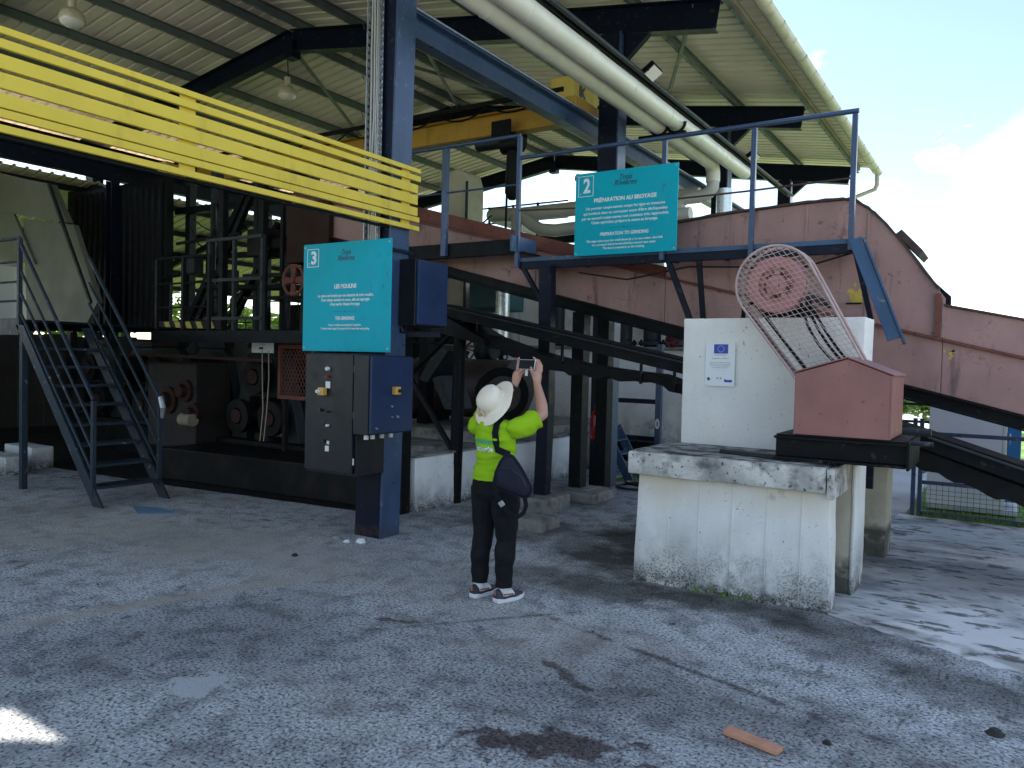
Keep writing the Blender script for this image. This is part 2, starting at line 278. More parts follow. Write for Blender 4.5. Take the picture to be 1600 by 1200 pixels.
# ------------------------------------------------------------------ mesh helpers
class MB:
    def __init__(s): s.v = []; s.f = []
    def add(s, vs, fs):
        o = len(s.v); s.v += [tuple(v) for v in vs]; s.f += [tuple(i + o for i in f) for f in fs]; return s
    def hexa(s, p):    # eight corners: bottom ring then top ring
        return s.add(p, [(3, 2, 1, 0), (4, 5, 6, 7), (0, 1, 5, 4), (1, 2, 6, 5), (2, 3, 7, 6), (3, 0, 4, 7)])
    def box(s, x0, x1, y0, y1, z0, z1):
        return s.hexa([(x0, y0, z0), (x1, y0, z0), (x1, y1, z0), (x0, y1, z0), (x0, y0, z1), (x1, y0, z1), (x1, y1, z1), (x0, y1, z1)])
    def bar(s, p, q, w, h=None, up=(0, 0, 1)):
        p, q = Vector(p), Vector(q); h = h or w; d = (q - p).normalized(); up = Vector(up)
        if abs(d.dot(up)) > 0.98: up = Vector((0, 1, 0))
        a = d.cross(up).normalized() * (w / 2); b = a.cross(d).normalized() * (h / 2)
        return s.hexa([p - a - b, p + a - b, q + a - b, q - a - b, p - a + b, p + a + b, q + a + b, q - a + b])
    def tube(s, pts, r, n=10, cap=True):
        pts = [Vector(p) for p in pts]; k = len(pts); rr = r if isinstance(r, (list, tuple)) else [r] * k
        rings = []; ref = None
        for i, p in enumerate(pts):
            d = ((pts[min(i + 1, k - 1)] - p).normalized() + (p - pts[max(i - 1, 0)]).normalized())
            if d.length < 1e-6: d = pts[min(i + 1, k - 1)] - pts[max(i - 1, 0)]
            d.normalize()
            if ref is None: ref = Vector((0, 0, 1)) if abs(d.z) < 0.9 else Vector((1, 0, 0))
            a = d.cross(ref).normalized(); b = a.cross(d).normalized(); ref = b
            rings.append([p + (a * math.cos(2 * math.pi * j / n) + b * math.sin(2 * math.pi * j / n)) * rr[i] for j in range(n)])
        vs = [v for rg in rings for v in rg]; fs = []
        for i in range(k - 1):
            for j in range(n):
                fs.append((i * n + j, i * n + (j + 1) % n, (i + 1) * n + (j + 1) % n, (i + 1) * n + j))
        if cap: fs += [tuple(reversed(range(n))), tuple(range((k - 1) * n, k * n))]
        return s.add(vs, fs)
    def prism(s, poly, d):      # poly: 3-D points in order, d: extrusion vector
        n = len(poly); d = Vector(d); P = [Vector(p) for p in poly]
        return s.add(P + [p + d for p in P], [tuple(reversed(range(n))), tuple(range(n, 2 * n))] + [(i, (i + 1) % n, n + (i + 1) % n, n + i) for i in range(n)])
    def lathe(s, c, axis, prof, n=20):   # prof: (radius, offset along the axis)
        c = Vector(c); d = Vector(axis).normalized(); ref = Vector((0, 0, 1)) if abs(d.z) < 0.9 else Vector((1, 0, 0))
        a = d.cross(ref).normalized(); b = a.cross(d); vs = []; fs = []
        for r, t in prof:
            for j in range(n):
                an = 2 * math.pi * j / n; vs.append(c + d * t + (a * math.cos(an) + b * math.sin(an)) * max(r, 1e-4))
        for i in range(len(prof) - 1):
            for j in range(n): fs.append((i * n + j, i * n + (j + 1) % n, (i + 1) * n + (j + 1) % n, (i + 1) * n + j))
        return s.add(vs, fs)
    def ring(s, c, axis, rad, r, n=28, m=8):
        c = Vector(c); d = Vector(axis).normalized(); ref = Vector((0, 0, 1)) if abs(d.z) < 0.9 else Vector((1, 0, 0))
        a = d.cross(ref).normalized(); b = a.cross(d); vs = []; fs = []
        for i in range(n):
            t = 2 * math.pi * i / n; u = a * math.cos(t) + b * math.sin(t)
            for j in range(m):
                q = 2 * math.pi * j / m; vs.append(c + u * (rad + r * math.cos(q)) + d * r * math.sin(q))
        for i in range(n):
            for j in range(m): fs.append((i * m + j, i * m + (j + 1) % m, ((i + 1) % n) * m + (j + 1) % m, ((i + 1) % n) * m + j))
        return s.add(vs, fs)
    def loft(s, rings):
        n = len(rings[0]); vs = [v for r in rings for v in r]; fs = []
        for i in range(len(rings) - 1):
            for j in range(n): fs.append((i * n + j, i * n + (j + 1) % n, (i + 1) * n + (j + 1) % n, (i + 1) * n + j))
        fs += [tuple(reversed(range(n))), tuple(range((len(rings) - 1) * n, len(rings) * n))]
        return s.add(vs, fs)
    def ibeam(s, p, q, w, h, tf=0.018, tw=0.012, up=(0, 0, 1)):   # I-section from p to q, flanges square to `up`
        p, q = Vector(p), Vector(q); d = (q - p).normalized(); u = Vector(up); u = (u - d * u.dot(d)).normalized()
        for sgn in (-1, 1): s.bar(p + u * sgn * (h - tf) / 2, q + u * sgn * (h - tf) / 2, w, tf, u)
        return s.bar(p, q, tw, h - 2 * tf - 0.002, u)
def rough(mb, cuts=5, amp=0.005, freq=4.0):
    me = bpy.data.meshes.new('x'); me.from_pydata(mb.v, [], mb.f); bm = bmesh.new(); bm.from_mesh(me)
    bmesh.ops.recalc_face_normals(bm, faces=bm.faces)
    bmesh.ops.bevel(bm, geom=bm.edges[:], offset=0.014, segments=2, affect='EDGES', profile=0.6)
    for _ in range(cuts):
        es = [e for e in bm.edges if e.calc_length() > 0.08]
        if not es: break
        bmesh.ops.subdivide_edges(bm, edges=es, cuts=1, use_grid_fill=True)
    for v in bm.verts:
        n = mnoise.noise_vector(v.co * freq) * amp + mnoise.noise_vector(v.co * freq * 5) * amp * 0.5; v.co += n
    o = MB(); bm.verts.ensure_lookup_table(); o.v = [tuple(v.co) for v in bm.verts]; bm.verts.index_update(); o.f = [tuple(v.index for v in f.verts) for f in bm.faces]
    bm.free(); bpy.data.meshes.remove(me); return o
def wloc(o):
    v = Vector((0, 0, 0))
    while o: v += Vector(o.location); o = o.parent
    return v
def obj(name, mb, m, parent=None, bev=0.0, smooth=False, label=None, kind=None, loc=None):
    off = wloc(parent) if parent else Vector(loc or (0, 0, 0))
    me = bpy.data.meshes.new(name); me.from_pydata([(v[0] - off.x, v[1] - off.y, v[2] - off.z) for v in mb.v], [], mb.f); me.update()
    bm = bmesh.new(); bm.from_mesh(me); bmesh.ops.recalc_face_normals(bm, faces=bm.faces); bm.to_mesh(me); bm.free()
    me.materials.append(m)
    if smooth: me.polygons.foreach_set('use_smooth', [True] * len(me.polygons))
    o = bpy.data.objects.new(name, me); COL.objects.link(o)
    if parent: o.parent = parent
    else: o.location = off
    if bev:
        b = o.modifiers.new('bevel', 'BEVEL'); b.width = bev; b.segments = 2; b.limit_method = 'ANGLE'; b.angle_limit = R(35)
    if smooth:
        try:
            me.set_sharp_from_angle(angle=R(42))
        except Exception: pass
    if label: o['label'] = label
    if kind: o['kind'] = kind
    return o
def thing(name, label, cat, loc=(0, 0, 0), group=None):
    o = bpy.data.objects.new(name, None); COL.objects.link(o); o.location = loc; o.empty_display_size = 0.1
    o['label'] = label; o['category'] = cat
    if group: o['group'] = group
    return o
def tag(o, label, cat, group=None):
    o['label'] = label; o['category'] = cat
    if group: o['group'] = group
    return o
def struct(name, mb, m, **k):
    return obj(name, mb, m, kind='structure', **k)
def dup(src, loc, label=None, rotz=0.0, scale=None):
    r = src.copy(); COL.objects.link(r); r.location = loc; r.rotation_euler = (0, 0, rotz)
    if scale: r.scale = (scale,) * 3
    if label: r['label'] = label
    for ch in list(src.children):
        c = ch.copy(); COL.objects.link(c); c.parent = r
        for g in list(ch.children):
            d = g.copy(); COL.objects.link(d); d.parent = c
    return r
def repeat(src, parent, locs):      # copies of one part, sharing its mesh; locs are offsets from the source
    for l in locs:
        c = src.copy(); COL.objects.link(c); c.parent = parent; c.location = Vector(src.location) + Vector(l)
def lettering(parent, text, p, size, m, right=(1, 0, 0), up=(0, 0, 1), align='CENTER', shear=0.0, bold=0.0, sx=1.0, spacing=1.0, name='lettering', depth=0.0006, res=3, fit=None):
    cu = bpy.data.curves.new('t', 'FONT'); cu.body = text; cu.size = size; cu.align_x = align; cu.align_y = 'CENTER'; cu.shear = shear
    cu.offset = bold; cu.space_character = spacing; cu.resolution_u = res; cu.extrude = depth
    to = bpy.data.objects.new('t', cu); COL.objects.link(to)
    dg = bpy.context.evaluated_depsgraph_get(); dg.update()
    me = bpy.data.meshes.new_from_object(to.evaluated_get(dg)); bpy.data.objects.remove(to)
    r = Vector(right).normalized(); u = Vector(up).normalized(); n = r.cross(u)
    if fit:
        xs_ = [v.co.x for v in me.vertices]; sx = fit / max(1e-6, max(xs_) - min(xs_))
    me.transform(Matrix.Translation(Vector(p) - wloc(parent)) @ Matrix((r * sx, u, n)).transposed().to_4x4())
    me.materials.clear(); me.materials.append(m); me.name = name
    o = bpy.data.objects.new(name, me); COL.objects.link(o); o.parent = parent
    return o
def arc(c, a, b, r, t0, t1, n=8):
    c, a, b = Vector(c), Vector(a), Vector(b)
    return [c + (a * math.cos(t0 + (t1 - t0) * i / n) + b * math.sin(t0 + (t1 - t0) * i / n)) * r for i in range(n + 1)]

# ================================================================== SETTING
g = MB(); g.box(-250, 250, -120, 400, -0.5, -0.02); struct('ground', g, SOIL)
def slab(name, poly, z, m, t=0.2):
    return struct(name, MB().prism([(x, y, z - t) for x, y in poly], (0, 0, t)), m)
slab('concrete_yard', [(-19, -30), (30, -30), (30, 10.22), (-4.9, 10.22), (-4.9, 24), (-19, 24)], 0.0, YARD)
random.seed(3)
edge = [(-1.06, 5.72)] + [(-1.0 + i * 0.075 + random.uniform(-.02, .02), 5.68 - i * 0.031 + random.uniform(-.035, .035)) for i in range(1, 24)] + [(0.9, 4.9), (8, 2.6), (25, -3), (25, 10.2), (-1.06, 10.2)]
slab('pale_concrete_apron', edge, 0.004, PALE, 0.0035)
floor_edge = [(-20, 5.7), (-12, 5.85), (-9.3, 5.97)] + [(-9.3 + i * 0.4, 5.97 + i * 0.035 + random.uniform(-.04, .04)) for i in range(1, 9)] + [(-5.62, 6.30), (-5.62, 6.66), (-5.62, 20), (-20, 20)]
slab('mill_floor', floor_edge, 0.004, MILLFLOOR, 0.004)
slab('garden_path', [(-3.2, 10.22), (-1.0, 10.22), (-1.0, 40), (-3.4, 40)], 0.0, ASPH, 0.1)
# ================================================================== THE SHED
shed = thing('open_steel_shed', 'open navy steel shed with a beige corrugated gable roof over the mill', 'shed', (-4.9, 5.58, 0))
APX, APZ, EVX, EVZ, YA, YB = -11.10, 7.68, -2.86, 6.40, -2.0, 20.0
SL = (APZ - EVZ) / (EVX - APX)
FR = (0.9, 5.58, 9.75, 14.50, 19.30)
def roofz(x): return APZ - abs(x - APX) * SL
# rafters: two I-section arms per frame
for i, y in enumerate(FR):
    for sgn in (1, -1):
        p = (APX, y, roofz(APX) - 0.16 - 0.19); e = APX + sgn * 7.82
        q = (e, y, roofz(e) - 0.16 - 0.19)
        r_ = obj('rafter', MB().ibeam(p, q, 0.18, 0.38), NAVY, shed)
    obj('apex_bracket', MB().box(APX - 0.11, APX + 0.11, y - 0.10, y + 0.10, roofz(APX) - 0.66, roofz(APX) - 0.36), NAVY, shed)
# columns of the right-hand row: H-sections, flanges facing +X and -X
def hcol(x0, x1, y, w, z1, m, name='column'):
    mb = MB(); mb.box(x0, x0 + 0.022, y - w / 2, y + w / 2, 0, z1); mb.box(x0 + 0.022, x1 - 0.022, y - 0.03, y + 0.03, 0, z1)
    mb.box(x0 + 0.022, x1 - 0.0225, y - w / 2, y - w / 2 + 0.008, 0, z1)
    c = obj(name, mb, NAVY, shed)
    obj('flange', MB().box(x1 - 0.022, x1, y - w / 2, y + w / 2, 0, z1), m, c, 0.003)
    return c
mcol = hcol(-5.23, -4.90, 5.58, 0.26, roofz(-5) - 0.54, BLUE)
for o_ in [mcol] + list(mcol.children):      # the old column leans slightly outwards
    for v in o_.data.vertices: v.co.x += 0.018 * v.co.z
obj('splice_plate', MB().box(-5.21, -4.83, 5.43, 5.73, 2.68, 2.71), NAVY, mcol)
for y in FR[2:]:
    c = hcol(-4.86, -4.56, y, 0.25, roofz(-4.7) - 0.54, BLUE)
    obj('haunch', MB().prism([(-4.54, y - 0.05, roofz(-4.54) - 0.55), (-4.20, y - 0.05, roofz(-4.2) - 0.55), (-4.54, y - 0.05, roofz(-4.54) - 0.9)], (0, 0.1, 0)), NAVY, c)
hcol(-4.86, -4.56, FR[0], 0.25, roofz(-4.7) - 0.54, NAVY)
for y in FR: hcol(-17.65, -17.35, y, 0.25, roofz(-17.5) - 0.54, NAVY)
# purlins
for sgn in (1, -1):
    for k in range(7):
        x = APX + sgn * (0.28 + k * 1.27)
        z = roofz(x) - 0.085
        mb = MB(); mb.box(x - 0.03, x + 0.03, YA + 0.1, YB - 0.1, z - 0.075, z - 0.067); mb.box(x - 0.03, x - 0.022, YA + 0.1, YB - 0.1, z - 0.066, z + 0.07)
        mb.box(x - 0.03, x + 0.03, YA + 0.1, YB - 0.1, z + 0.071, z + 0.079)
        for yy in np.arange(YA + 0.5, YB, 0.5): mb.box(x - 0.012, x + 0.012, yy, yy + 0.035, z - 0.094, z - 0.0755)
        obj('purlin', mb, PURLINM, shed)
# diagonal wind bracing under the sheets
for (a, b) in (((-10.9, 9.75), (-8.3, 14.5)), ((-8.3, 9.75), (-10.9, 14.5)), ((-3.6, 9.75), (-5.9, 14.5)), ((-11.3, 9.75), (-13.8, 14.5))):
    obj('wind_brace', MB().bar((a[0], a[1], roofz(a[0]) - 0.21), (b[0], b[1], roofz(b[0]) - 0.21), 0.05, 0.05), PURLINM, shed)
# corrugated sheets, 1 m wide, four ribs each
def sheet(x0, z0, x1, z1, wy=1.0):
    mb = MB(); prof = []
    for k in range(4):
        o = k * wy / 4
        prof += [(o, 0), (o + 0.178 * wy, 0), (o + 0.192 * wy, 0.040), (o + 0.236 * wy, 0.040)]
    prof.append((wy, 0)); n = len(prof)
    vs = [(x0, y, z0 + h) for y, h in prof] + [(x1, y, z1 + h) for y, h in prof]
    vs += [(x, y, z + 0.003) for x, y, z in vs]
    fs = [(i, i + 1, n + i + 1, n + i) for i in range(n - 1)] + [(2 * n + i, 2 * n + i + 1, 3 * n + i + 1, 3 * n + i) for i in range(n - 1)]
    fs += [(i, i + 1, 2 * n + i + 1, 2 * n + i) for i in range(n - 1)] + [(n + i, n + i + 1, 3 * n + i + 1, 3 * n + i) for i in range(n - 1)]
    return mb.add(vs, fs)
for sgn in (1, -1):
    base = sheet(APX + sgn * 0.03, APZ, APX + sgn * 8.24, EVZ)
    base.v = [(x, y + YA, z) for x, y, z in base.v]
    s0 = obj('roof_sheet', base, ROOFM, shed)
    for k in range(1, int(YB - YA)):
        if sgn > 0 and k == 5: continue      # the sheet with the added sun gap, built below
        c = s0.copy(); COL.objects.link(c); c.parent = shed; c.location = (0, k * 1.0, random.uniform(0, 0.002))
def flat(poly, name):     # plain plates, out of view, round a gap added to let sunlight through
    obj(name, MB().prism([(x, y, roofz(x) + 0.0) for x, y in poly], (0, 0, 0.003)), ROOFM, shed)
sun_gap = [(-8.92, 3.36), (-9.36, 3.14), (-9.80, 3.41)]
flat([(APX + .03, 3), (-9.9, 3), (-9.9, 4), (APX + .03, 4)], 'sun_gap_plate'); flat([(-8.85, 3), (EVX, 3), (EVX, 4), (-8.85, 4)], 'sun_gap_plate')
flat([(-9.899, 3), (-8.851, 3), (-8.851, 3.36)] + sun_gap + [(-9.899, 3.41)], 'sun_gap_plate'); flat([(-9.899, 3.411), sun_gap[2], sun_gap[0], (-8.851, 3.361), (-8.851, 4), (-9.899, 4)], 'sun_gap_plate')
obj('ridge_cap', MB().prism([(APX - 0.25, YA, APZ + 0.005), (APX, YA, APZ + 0.06), (APX + 0.25, YA, APZ + 0.005), (APX + 0.25, YA, APZ + 0.02), (APX, YA, APZ + 0.078), (APX - 0.25, YA, APZ + 0.02)], (0, YB - YA, 0)), ROOFM, shed)
# eave fascia and gutter in lengths with joint collars
obj('fascia', MB().box(EVX - 0.03, EVX - 0.012, YA, YB - 0.02, EVZ - 0.13, EVZ - 0.012), FASCIA, shed)
obj('eave_trim', MB().box(EVX - 0.36, EVX - 0.31, YA, YB - 0.02, EVZ - 0.03, EVZ + 0.035), FASCIA, shed)
for k in range(11):
    y0 = YA + k * 2.0; rg = []
    for yy in (y0, y0 + 1.995):
        c = Vector((EVX + 0.075, yy, EVZ - 0.11))
        rg.append([c + Vector((math.cos(t), 0, math.sin(t))) * 0.088 for t in np.linspace(math.pi, 2 * math.pi, 11)] + [c + Vector((math.cos(t), 0, math.sin(t))) * 0.082 for t in np.linspace(2 * math.pi, math.pi, 11)])
    obj('gutter', MB().loft(rg), GUTM, shed, smooth=True)
    for yy in (y0 + 0.02, y0 + 0.7, y0 + 1.35):
        c = Vector((EVX + 0.075, yy, EVZ - 0.11)); mb = MB(); mb.loft([[c + Vector((math.cos(t), dy, math.sin(t))) * 1 if False else c + Vector((math.cos(t) * r, dy, math.sin(t) * r)) for t in np.linspace(math.pi, 2 * math.pi, 9) for r in (0.096,)] + [c + Vector((math.cos(t) * 0.0885, dy, math.sin(t) * 0.0885)) for t in np.linspace(2 * math.pi, math.pi, 9)] for dy in (0, 0.05)])
        obj('gutter_collar', mb, GUTM, shed)
obj('downpipe', MB().tube([(EVX + 0.075, YB - 0.15, EVZ - 0.15), (EVX + 0.075, YB - 0.12, EVZ - 0.42), (EVX + 0.03, YB - 0.12, EVZ - 0.52), (-4.5, 19.75, 5.28), (-4.62, 19.62, 5.0), (-4.62, 19.6, 0.0)], 0.05, 10), GUTM, shed, smooth=True)
# crane runway beam along the columns, eave beam on the far side
obj('runway_beam', MB().ibeam((-5.08, 5.72, 4.95), (-5.08, 19.4, 4.95), 0.16, 0.26), BLUE, shed)
obj('eave_beam', MB().ibeam((-17.0, -1.5, 6.02), (-17.0, 19.6, 6.02), 0.16, 0.3), NAVY, shed)
obj('crane_rail', MB().box(-5.03, -4.98, 5.72, 19.3, 5.0815, 5.10), GALV, shed)
obj('runway_beam', MB().ibeam((-14.45, 0.5, 5.06), (-14.45, 19.4, 5.06), 0.16, 0.30), NAVY, shed)
for y in (0.9, 8.4, 12.6, 19.0): obj('runway_post', MB().ibeam((-14.45, y, 0), (-14.45, y, 4.909), 0.16, 0.2, up=(1, 0, 0)), NAVY, shed)
obj('gable_beam', MB().ibeam((-17.3, 19.42, 5.2), (-4.9, 19.42, 5.2), 0.14, 0.3), NAVY, shed)

sp = tag(obj('far_roof_edge', MB().tube([(-8.6, 16, 5.95), (-6.0, 16, 5.0)], 0.09, 12), CREAMP, None, smooth=True, loc=(-7, 16, 5.4)), 'lit roof edge of a far building, a slanting cream tube behind the hoist and board 2', 'pipe')  # cream tube standing in for the lit roof edge of a far building
# lean-to along the far side
lean = thing('lean_to_shed', 'low corrugated lean-to roof on dark posts beyond the far side of the mill', 'lean-to', (-20, 10, 0))
base = sheet(-17.25, 5.42, -23.6, 3.75); base.v = [(x, y - 1, z) for x, y, z in base.v]
s0 = obj('roof_sheet', base, ROOFM, lean)
for k in range(1, 24):
    c = s0.copy(); COL.objects.link(c); c.parent = lean; c.location = Vector(s0.location) + Vector((0, k, 0))
for k in range(5):
    x = -17.6 - k * 1.4; z = 5.42 + (x + 17.25) * 0.263
    obj('purlin', MB().box(x - 0.04, x + 0.04, -1, 23, z - 0.14, z - 0.01), BLACKST, lean)
for y in (2, 6, 10, 14, 18, 22):
    obj('post', MB().box(-23.4, -23.2, y - 0.1, y + 0.1, 0, 3.65), BLACKST, lean)
    obj('rafter', MB().bar((-17.65, y, 5.14), (-23.4, y, 3.62), 0.1, 0.16), BLACKST, lean)

# ------------------------------------------------------------------ overhead crane
crane = thing('overhead_crane', 'yellow overhead travelling crane spanning the shed on two runway beams', 'crane', (-10, 10, 5.2))
obj('girder', MB().ibeam((-14.3, 10.0, 5.30), (-5.64, 10.0, 5.30), 0.22, 0.34), CRANEY, crane)
ec = obj('end_carriage', MB().box(-5.62, -5.25, 9.60, 10.36, 5.26, 5.68), BOXY, crane, 0.01)
lettering(ec, 'IK', (-5.248, 9.86, 5.50), 0.2, TBLACK, right=(0, 1, 0), bold=0.012)
obj('wheel_carriage', MB().box(-5.16, -4.99, 9.2, 10.8, 5.102, 5.24), CRANEY, crane, 0.01)
obj('end_carriage', MB().box(-14.6, -14.301, 9.4, 10.6, 5.215, 5.5), BOXY, crane, 0.01)
tr = obj('trolley', MB().box(-6.75, -6.35, 9.82, 10.18, 4.94, 5.10).box(-6.72, -6.38, 9.75, 9.79, 5.0, 5.28).box(-6.72, -6.38, 10.21, 10.25, 5.0, 5.28), BLACKST, crane, 0.01)
obj('hoist_motor', MB().tube([(-6.95, 9.75, 4.95), (-6.45, 9.75, 4.95)], 0.10, 14), GREENIRON, tr, smooth=True)
obj('cable_drum', MB().tube([(-6.42, 9.65, 4.86), (-6.12, 9.65, 4.86)], 0.14, 14), BLACKST, tr, smooth=True)
obj('chain_bag', MB().tube([(-6.25, 9.65, 4.80), (-6.25, 9.65, 4.15), (-6.25, 9.65, 4.05)], [0.09, 0.11, 0.05], 12), BLACKST, tr, smooth=True)
obj('cable', MB().tube([(-6.5, 9.9, 4.95), (-6.52, 9.9, 3.0)], 0.018, 6), BLACKST, tr)
obj('hook', MB().ring((-6.52, 9.9, 2.9), (1, 0, 0), 0.07, 0.02, 14, 6), BLACKST, tr)
obj('festoon_rail', MB().bar((-14.3, 9.6, 5.50), (-5.4, 9.6, 5.50), 0.05, 0.06), BLACKST, crane)
mb = MB()
for k in range(7):
    x0 = -12.4 + k * 0.95
    mb.tube([(x0 + 0.95 * t, 9.6, 5.46 - 0.15 * (1 - (2 * t - 1) ** 2)) for t in np.linspace(0, 1, 9)], 0.014, 6)
obj('festoon_cable', mb, BLACKST, crane)

# pendant lamps under the ridge
def pendant(x, y, zt, zl, label):
    t = thing('pendant_lamp', label, 'lamp', (x, y, zl), 'pendant lamps under the ridge')
    obj('cable', MB().tube([(x, y, zt), (x + 0.02, y, (zt + zl) / 2), (x, y, zl + 0.28)], 0.009, 6), BLACKST, t)
    obj('ballast', MB().tube([(x, y, zl + 0.14), (x, y, zl + 0.30)], 0.055, 12), LAMPR, t, smooth=True)
    obj('reflector', MB().lathe((x, y, zl), (0, 0, 1), [(0.055, 0.15), (0.09, 0.135), (0.15, 0.08), (0.175, 0.0), (0.17, -0.03), (0.165, -0.03), (0.168, 0.0), (0.145, 0.07), (0.05, 0.13)], 22), LAMPR, t, smooth=True)
    obj('glass', MB().lathe((x, y, zl), (0, 0, 1), [(0.166, -0.02), (0.14, -0.07), (0.08, -0.10), (0.0, -0.11)], 22), LAMPG, t, smooth=True)
    return t
pendant(APX, 5.85, 7.05, 6.26, 'round glass pendant lamp above the yellow slats, nearest the roof edge at top left')
pendant(APX - 0.08, 9.72, 7.02, 6.40, 'round glass pendant lamp hanging below the black rafter peak')

# ------------------------------------------------------------------ cable tray on the main column
tray = thing('cable_tray', 'perforated galvanised cable tray running up beside the navy main column', 'cable tray', (-5.02, 5.40, 2.8))
mb = MB(); mb.box(-5.105, -4.955, 5.418, 5.424, 2.7, 6.0)
obj('back', mb, GALV, tray)
for x in (-5.105, -4.961):
    mb = MB(); z = 2.7
    while z < 6.0:
        mb.box(x, x + 0.006, 5.36, 5.417, z, z + 0.04); mb.box(x, x + 0.006, 5.36, 5.375, z + 0.0405, z + 0.0695); z += 0.07
    obj('side_rail', mb, GALV, tray)
random.seed(11); mb = MB()
for k in range(4):
    x = -5.08 + k * 0.032; mb.tube([(x + random.uniform(-.008, .008), 5.405, z) for z in np.arange(2.7, 6.01, 0.3)], 0.010, 6)
obj('cables', mb, GREYPIPE, tray)
mb = MB()
for z in (3.1, 3.5, 3.95, 4.3, 4.75): mb.tube([(-5.105, 5.37, z), (-5.13, 5.33, z + 0.02), (-5.115, 5.34, z - 0.05)], 0.005, 5)
obj('cable_ties', mb, BLACKP, tray)

# ------------------------------------------------------------------ yellow slatted screen
scr = thing('slatted_screen', 'long yellow screen of horizontal metal slats fixed across the shed front', 'screen', (-4.93, 3.0, 2.9))
for z0, z1, ye in ((3.450, 3.490, 5.97), (3.370, 3.422, 5.97), (3.256, 3.336, 5.93), (3.148, 3.236, 5.93), (3.042, 3.122, 5.93), (2.986, 3.034, 5.96), (2.905, 2.948, 5.96)):
    obj('slat', MB().box(-4.822, -4.792, -0.2, ye - 0.17, z0, z1), YELLOW, scr, 0.003)
for y in (0.6, 3.33, 5.62):
    obj('bracket', MB().box(-4.832, -4.8232, y - 0.06, y + 0.06, 2.92, 3.48), YELLOW, scr)
obj('back_rail', MB().box(-4.88, -4.835, -0.2, 5.42, 2.885, 2.903), BLACKST, scr)

# ------------------------------------------------------------------ cladded pipes, lighting rail
P1 = thing('insulated_pipe', 'outer cream clad pipe with a plain capped end under the eave', 'pipe', (-4.05, 9, 5.07), 'cream pipes under the eave')
obj('cladding', MB().tube([(-4.05, 1.0, 5.07), (-4.05, 13.70, 5.07)], 0.115, 20), CREAMP, P1, smooth=True)
obj('end_cap', MB().tube([(-4.05, 13.70, 5.07), (-4.05, 13.76, 5.07)], [0.119, 0.10], 20), CREAMP, P1, smooth=True)
jb = obj('joint_band', MB().tube([(-4.05, 6.4, 5.07), (-4.05, 6.435, 5.07)], 0.118, 20), CREAMP, P1, smooth=True)
repeat(jb, P1, [(0, 1.2 * k, 0) for k in range(1, 7)])
P2 = thing('insulated_pipe', 'inner cream clad pipe that elbows down at its far end behind the blue railing', 'pipe', (-4.3, 9, 5.04), 'cream pipes under the eave')
el = [(-4.3, 1.0, 5.04), (-4.3, 12.6, 5.04)] + arc((-4.3, 12.6, 4.86), (0, 0, 1), (0, 1, 0), 0.18, 0.2, math.pi / 2, 6) + [(-4.3, 12.78, 4.75)]
obj('cladding', MB().tube(el, 0.115, 20), CREAMP, P2, smooth=True)
ebw = [(-4.3, 12.78, 4.77), (-4.3, 12.78, 4.66), (-4.36, 12.78, 4.58), (-4.46, 12.78, 4.54), (-4.75, 12.78, 4.52), (-4.85, 12.78, 4.47), (-4.88, 12.78, 4.36), (-4.88, 12.78, 3.2)]
obj('elbow', MB().tube(ebw, 0.105, 18), GREYPIPE, P2, smooth=True)
jb = obj('joint_band', MB().tube([(-4.3, 6.1, 5.04), (-4.3, 6.135, 5.04)], 0.118, 20), CREAMP, P2, smooth=True)
repeat(jb, P2, [(0, 1.2 * k, 0) for k in range(1, 6)])
riser = tag(obj('riser_pipe', MB().tube([(-4.17, 13.0, 4.66), (-4.17, 13.0, 0.1)], 0.13, 18), SILVER, None, smooth=True, loc=(-4.17, 13, 0)), 'bright vertical pipe standing below the elbow behind the conveyor', 'pipe')
hang = thing('pipe_hanger', 'dark double pipe clamp hung under the two cream pipes', 'pipe clamp', (-4.18, 10.4, 4.9))
for x in (-4.3, -4.05): obj('saddle', MB().tube(arc((x, 10.4, 5.055), (1, 0, 0), (0, 0, 1), 0.135, math.pi, 2 * math.pi, 10), 0.022, 6), BLACKST, hang)
obj('cross_bar', MB().bar((-4.6, 10.4, 4.905), (-3.9, 10.4, 4.905), 0.05, 0.05), BLACKST, hang)
rail = thing('lighting_rail', 'thin dark conduit rail under the eave carrying two floodlights', 'rail', (-3.9, 10, 5.2))
obj('tube', MB().tube([(-3.9, 1, 5.21), (-3.9, 16.5, 5.21)], 0.03, 10), GREYST, rail, smooth=True)
obj('angle', MB().box(-3.975, -3.945, 1, 16.5, 5.17, 5.26), BLACKST, rail)
def flood(y, label):
    t = thing('floodlight', label, 'floodlight', (-3.9, y, 5.2), 'floodlights on the eave rail')
    n = unit((0.55, -0.25, -0.8)); u = unit(Vector((0, 1, 0)) - n * n.y); r = n.cross(u)
    c = Vector((-3.80, y, 5.24))
    def bx(o, w, h, d):
        mb = MB(); P = [c + n * o + r * sx * w + u * sy * h + n * dd for dd in (0, d) for sx, sy in ((-1, -1), (1, -1), (1, 1), (-1, 1))]
        return mb.hexa(P)
    obj('housing', bx(-0.06, 0.085, 0.11, 0.07), BLACKST, t, 0.008); obj('lens', bx(0.011, 0.075, 0.095, 0.015), LAMPG, t)
    obj('yoke', MB().tube([(-3.9, y - 0.12, 5.21), (-3.84, y - 0.12, 5.23), (-3.80, y - 0.115, 5.24)], 0.01, 6).tube([(-3.9, y + 0.12, 5.21), (-3.84, y + 0.12, 5.23), (-3.80, y + 0.115, 5.24)], 0.01, 6), BLACKST, t)
flood(8.95, 'floodlight on the eave rail in front of the navy rafter end, the nearer one')
flood(13.35, 'floodlight on the eave rail beside the capped pipe end, the farther one')

